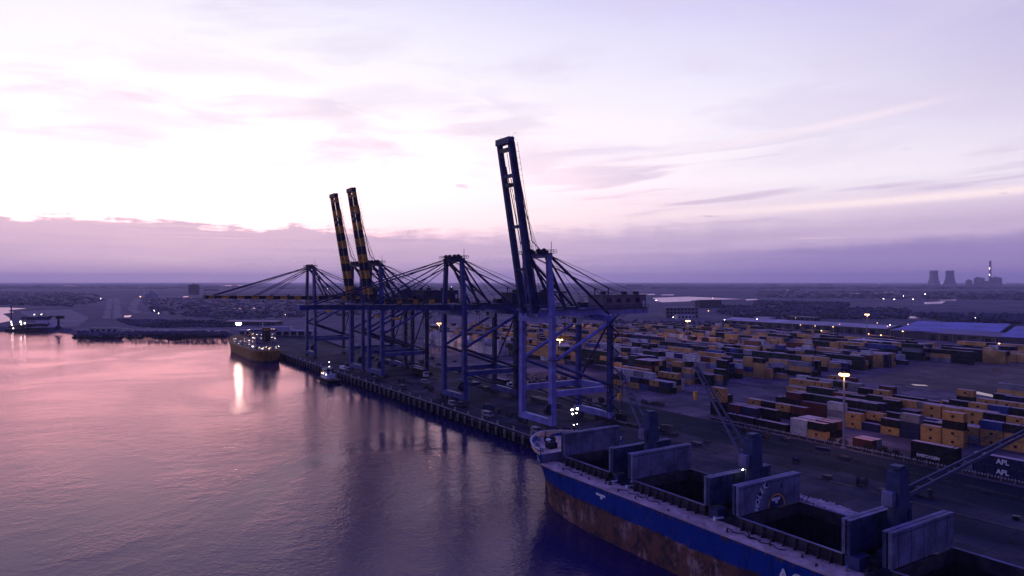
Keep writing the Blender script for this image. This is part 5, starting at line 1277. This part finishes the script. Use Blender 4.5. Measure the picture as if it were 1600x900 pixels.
# =================================================================== LEFT SHORE
sv = ground(52, 504, -4)
vs_ = empty('moored_vessel', ground(58, 505, -4) + Vector((0, 0, 4)), .1, 'dark blue hulled vessel with white bridge moored at the far left', 'ship')
vh = MB(); vh.add([(-30, -6, -6), (22, -6, -6), (22, 6, -6), (-30, 6, -6), (-33, -6.5, 6.5), (34, -2, 9), (34, 2, 9), (-33, 6.5, 6.5), (22, -6.5, 6.5), (22, 6.5, 6.5)], [(0, 1, 8, 4), (1, 5, 8), (1, 2, 6, 5), (2, 3, 7, 9), (2, 9, 6), (3, 0, 4, 7), (4, 8, 9, 7), (8, 5, 6, 9)])
vh.build('hull', mat('navy_hull', (.03, .035, .10), .6, 0, .2, .2), vs_); v1 = MB().box((10, 0, 8.6), (14, 10, 4)).build('bridge', GREYP, vs_); MB().box((11, 0, 11.8), (8, 8, 2.4)).build('upper_bridge', GREYP, v1); MB().box((10, -5.05, 9), (12, .1, 1.0)).build('windows', GLASS, v1); MB().tube((2, 0, 14), (2, 0, 22), .3, .15, 6).build('mast', STEEL, vs_)
for x_ in (-4, 12): lp = MB(); lp.lathe([(0, -.6), (.6, 0), (0, .6)], 6, (x_, -5.6, 11.6)); lp.build('lamp', LWS, vs_)
vs_.scale = (.55, .55, .6)
dg = empty('dredger', ground(27, 518, -4) + Vector((0, 0, 4)), .05, 'dark dredger barge with tall spud mast and deck lamps', 'dredger')
MB().box((0, 0, -3), (21, 9, 3.6)).build('pontoon', TUGH, dg); d1 = MB().box((2, 1, 1.0), (11, 5, 4.2)).build('deckhouse', TIN, dg); MB().box((2, -1.55, 1.6), (9, .1, .9)).build('windows', GLASS, d1)
MB().tube((-6.5, 0, -1), (-6.5, 0, 24), .7, .6, 8).build('spud_mast', TUGH, dg); g_ = MB(); g_.bar((4, 0, 3), (10, 0, 12), .8, .8); g_.bar((8, 0, -1), (10, 0, 12), .5, .5); g_.build('ladder_gantry', TIN, dg)
for k_ in range(12): o_ = MB(); xx = -8 + k_ * 1.6; o_.box((xx, rng.uniform(-3, 1), rng.uniform(-.6, 2)), (rng.uniform(.8, 2), 1.2, rng.uniform(1, 3))); o_.build('deck_gear', rng.choice([TIN, TUGH, STEEL]), dg)
for p_, r_ in [((-4.5, -3.4, 6.4), .55), ((-4, -3.2, 3.4), .55), ((4.4, -2, 6.2), .7), ((9.5, -3, 4.8), .7), ((6, -3, 3.6), .4), ((-2, -4, -.6), .35)]:
    lp = MB(); lp.lathe([(0, -r_), (r_, 0), (0, r_)], 8, p_); lp.build('lamp', LWS, dg)
hc = empty('harbour_crane', ground(91, 515.5), .0, 'dark slewing harbour crane with drooping jib on the far shore', 'crane')
b0 = MB(); b0.add([(-5, -4, 0), (5, -4, 0), (5, 4, 0), (-5, 4, 0), (-2, -2, 5), (2, -2, 5), (2, 2, 5), (-2, 2, 5)], [(3, 2, 1, 0), (4, 5, 6, 7), (0, 1, 5, 4), (1, 2, 6, 5), (2, 3, 7, 6), (3, 0, 4, 7)]); b0.build('portal', TUGH, hc); MB().tube((0, 0, 5), (0, 0, 14), 1.6, 1.4, 10).build('column', TUGH, hc)
MB().box((2.4, 0, 16), (10, 5, 4)).build('machinery_house', TUGH, hc); j_ = MB(); j_.bar((-2, 0, 17), (-17, 0, 15.4), .8, .9); j_.bar((-17, 0, 15.4), (-13.5, 0, 6), .4, .4); j_.bar((-17, 0, 15.4), (-22, 0, 21), .4, .4); j_.build('jib', TUGH, hc)
hc.scale = (.7, .7, .8)
sh_ = empty('salt_heap', ground(70, 511), 0, 'pale conical stockpile beside the harbour crane', 'stockpile')
hpm = MB(); hpm.lathe([(19, 0), (15, 1.6), (10, 3.9), (6, 5.6), (2, 6.8), (0, 7.0)], 20); o_ = hpm.build('heap', mat('pale_stock', (.34, .25, .27), .95, 0, .2, .1), sh_, smooth=True)

# =================================================================== VEGETATION
veg = mat('scrub_leaves', (.070, .064, .104), .95, 0, .6, .012, None, 0, 'Object', .1)
ico_v = []; ico_f = []
bmi = bmesh.new(); bmesh.ops.create_icosphere(bmi, subdivisions=1, radius=1); ico_v = [v.co.copy() for v in bmi.verts]; ico_f = [tuple(v.index for v in f.verts) for f in bmi.faces]; bmi.free()
vr = random.Random(21)
def clump(mb, p, r, h):
    """one bush: several jagged leaf masses"""
    for _ in range(vr.randint(2, 4)):
        c = Vector((p.x + vr.uniform(-.6, .6) * r, p.y + vr.uniform(-.6, .6) * r, p.z + h * vr.uniform(.25, .6))); rr = r * vr.uniform(.45, .8); hh = h * vr.uniform(.3, .5); a = vr.uniform(0, 6.28)
        vs = []
        for v in ico_v:
            k = vr.uniform(.65, 1.25); vs.append((c.x + (v.x * math.cos(a) - v.y * math.sin(a)) * rr * k, c.y + (v.x * math.sin(a) + v.y * math.cos(a)) * rr * k, c.z + v.z * hh * k))
        mb.add(vs, ico_f)
def scrub_area(pts, n, r, h, label, name='scrub', m=veg):
    n = int(n * 1.7)
    xs = [p[0] for p in pts]; ys = [p[1] for p in pts]; mb = MB(); cnt = 0; tries = 0
    def ins(x, y):
        c_ = False; j = len(pts) - 1
        for i in range(len(pts)):
            if (pts[i][1] > y) != (pts[j][1] > y) and x < (pts[j][0] - pts[i][0]) * (y - pts[i][1]) / (pts[j][1] - pts[i][1]) + pts[i][0]: c_ = not c_
            j = i
        return c_
    while cnt < n and tries < n * 20:
        tries += 1; x = vr.uniform(min(xs), max(xs)); y = vr.uniform(min(ys), max(ys))
        if not ins(x, y): continue
        p = ground(x, y); k = p.y / 1000
        clump(mb, p, .46 * r * vr.uniform(.4, 1.6) * max(.8, k ** .6), .36 * h * vr.uniform(.3, 1.8)); cnt += 1
    return tag(mb.build(name, m, None, True), label, 'scrub', kind='stuff')
scrub_area([(180, 500), (360, 503), (370, 512), (230, 513), (200, 508)], 420, 5, 5, 'dark scrub behind the far left shore')
scrub_area([(118, 519), (355, 519), (356, 526.5), (196, 524.5), (120, 526.5)], 520, 3.2, 3.6, 'dark mangroves fringing the far left shore', 'mangroves')
scrub_area([(-40, 456), (150, 458), (160, 472), (110, 480), (-40, 476)], 420, 9, 6, 'dark woodland on the far left plain')
scrub_area([(215, 466), (470, 464), (480, 496), (350, 500), (240, 490)], 700, 7, 5, 'dark scrub on the plain left of the cranes')
scrub_area([(-60, 444.5), (1660, 444.5), (1660, 452), (-60, 452)], 1500, 26, 9, 'thin dark woodland along the whole horizon', 'woodland')
scrub_area([(490, 455), (1000, 455), (1010, 490), (490, 495)], 700, 8, 6, 'dark scrub on the plain behind the cranes')
scrub_area([(1130, 478), (1420, 484), (1420, 500), (1160, 499), (1120, 490)], 620, 7, 9, 'dark trees behind the long freight shed')
scrub_area([(1180, 470), (1330, 474), (1320, 482), (1180, 478)], 240, 8, 7, 'dark trees on the plain right of the office block')
scrub_area([(1420, 492), (1640, 497), (1640, 508), (1560, 506), (1480, 504)], 420, 8, 12, 'dark tree belt behind the blue roofed warehouse')
scrub_area([(1180, 455), (1640, 456), (1640, 470), (1180, 466)], 420, 13, 7, 'scattered scrub on the right plain')
scrub_area([(940, 500), (1130, 504), (1240, 512), (1180, 516), (940, 513)], 320, 4, 4, 'dark scrub between the back yard and freight shed')
scrub_area([(800, 575), (905, 598), (895, 612), (790, 590)], 60, 2.4, 2.2, 'low dark scrub on the apron behind the nearest crane')
bv = mat('bush_leaves', (.030, .045, .026), .9, 0, .5, .6, None, 0, 'Object', .1)
for i_, (u_, n_, r_) in enumerate([(126.5, 200.3, 1.6), (118.5, 200, 1.9), (114.5, 201.2, 1.5), (110.3, 199.7, 1.7), (130.2, 200, 1.4), (148.5, 199.3, 1.2)]):
    mb = MB(); rr = random.Random(40 + i_)
    for k_ in range(340):
        d_ = Vector((rr.gauss(0, 1), rr.gauss(0, 1), rr.gauss(0, 1))).normalized() * r_ * rr.uniform(.55, 1.05); d_.z = abs(d_.z) * 1.2
        c_ = d_ + Vector((0, 0, .2)); s_ = rr.uniform(.12, .28); ax = Vector((rr.gauss(0, 1), rr.gauss(0, 1), rr.gauss(0, 1))).normalized(); ay = ax.cross(Vector((rr.gauss(0, 1), rr.gauss(0, 1), 1))).normalized()
        mb.add([c_ - ax * s_, c_ + ay * s_ * .5, c_ + ax * s_, c_ - ay * s_ * .5], [(0, 1, 2, 3)])
    t_ = empty('bush', W(u_, n_, .02), 0, f'{ordw(i_+1)} dark leafy bush just inside the picket fence, counted around the mast', 'bush', 'bushes along the fence'); mb.build('crown', bv, t_)
    st2 = MB()
    for k_ in range(4): st2.tube((0, 0, 0), (rr.uniform(-.6, .6) * r_, rr.uniform(-.6, .6) * r_, r_ * .9), .06, .03, 5)
    st2.build('stem', mat('bark', (.06, .045, .035), .9), t_)
# small craft moored along the far left shore
brn = random.Random(31)
for i_, x_ in enumerate([118, 129, 139, 148, 158, 171, 186, 205, 219, 318, 333]):
    p = ground(x_, 528.6 if x_ < 230 else 526.6, -4); bt = empty('moored_boat', p + Vector((0, 0, 4)), brn.uniform(-.5, .5), f'{ordw(i_+1)} small dark boat from left moored along the far shore', 'boat', 'small boats on the far shore')
    L_ = brn.uniform(7, 13); h_ = MB(); h_.add([(-L_ / 2, -1.5, -4.6), (L_ * .3, -1.5, -4.6), (L_ * .3, 1.5, -4.6), (-L_ / 2, 1.5, -4.6), (-L_ / 2, -1.8, -2.9), (L_ * .3, -1.8, -2.9), (L_ * .5, 0, -2.3), (L_ * .3, 1.8, -2.9), (-L_ / 2, 1.8, -2.9)], [(0, 1, 5, 4), (1, 6, 5), (1, 2, 6), (2, 7, 6), (2, 3, 8, 7), (3, 0, 4, 8), (4, 5, 7, 8), (5, 6, 7)])
    h_.build('hull', TUGH, bt); c_ = MB().box((-L_ * .15, 0, -2.0), (L_ * .3, 2.2, 1.8)).build('cabin', brn.choice([GREYP, TIN, CRANE_D]), bt); MB().box((-L_ * .15, -1.12, -1.7), (L_ * .24, .06, .6)).build('window', GLASS, c_); MB().tube((0, 0, -2.6), (0, 0, brn.uniform(0, 2.5)), .09, .06, 5).build('mast', STEEL, bt)
# rock islet off the far shore
rk = MB()
for k_ in range(60):
    x = vr.uniform(240, 300); p = ground(x, 529.5 + vr.uniform(-.8, .8), -4); f = 1 - abs(x - 268) / 34; clump(rk, p - Vector((0, 0, .8)), 2.8, 1.0 + 2.4 * max(0, f))
rk.v = [v for v in rk.v]
tag(rk.build('islet', mat('wet_rock', (.022, .02, .022), .9, 0, .3, .3)), 'low dark rocky islet off the far left shore', 'islet', kind='structure')

# =================================================================== HAZE
hz = MB(); hz.box((0, 11500, 147), (56000, 33000, 310)); hzm = bpy.data.materials.new('haze'); hzm.use_nodes = True; t = hzm.node_tree; t.nodes.clear()
pv = t.nodes.new('ShaderNodeVolumePrincipled'); pv.inputs['Color'].default_value = (.80, .75, 1.0, 1); pv.inputs['Density'].default_value = 6e-5; pv.inputs['Anisotropy'].default_value = .45
ou = t.nodes.new('ShaderNodeOutputMaterial'); t.links.new(pv.outputs[0], ou.inputs['Volume'])
tag(hz.build('haze', hzm), 'thin violet evening haze over the harbour and plain', 'haze', kind='stuff')
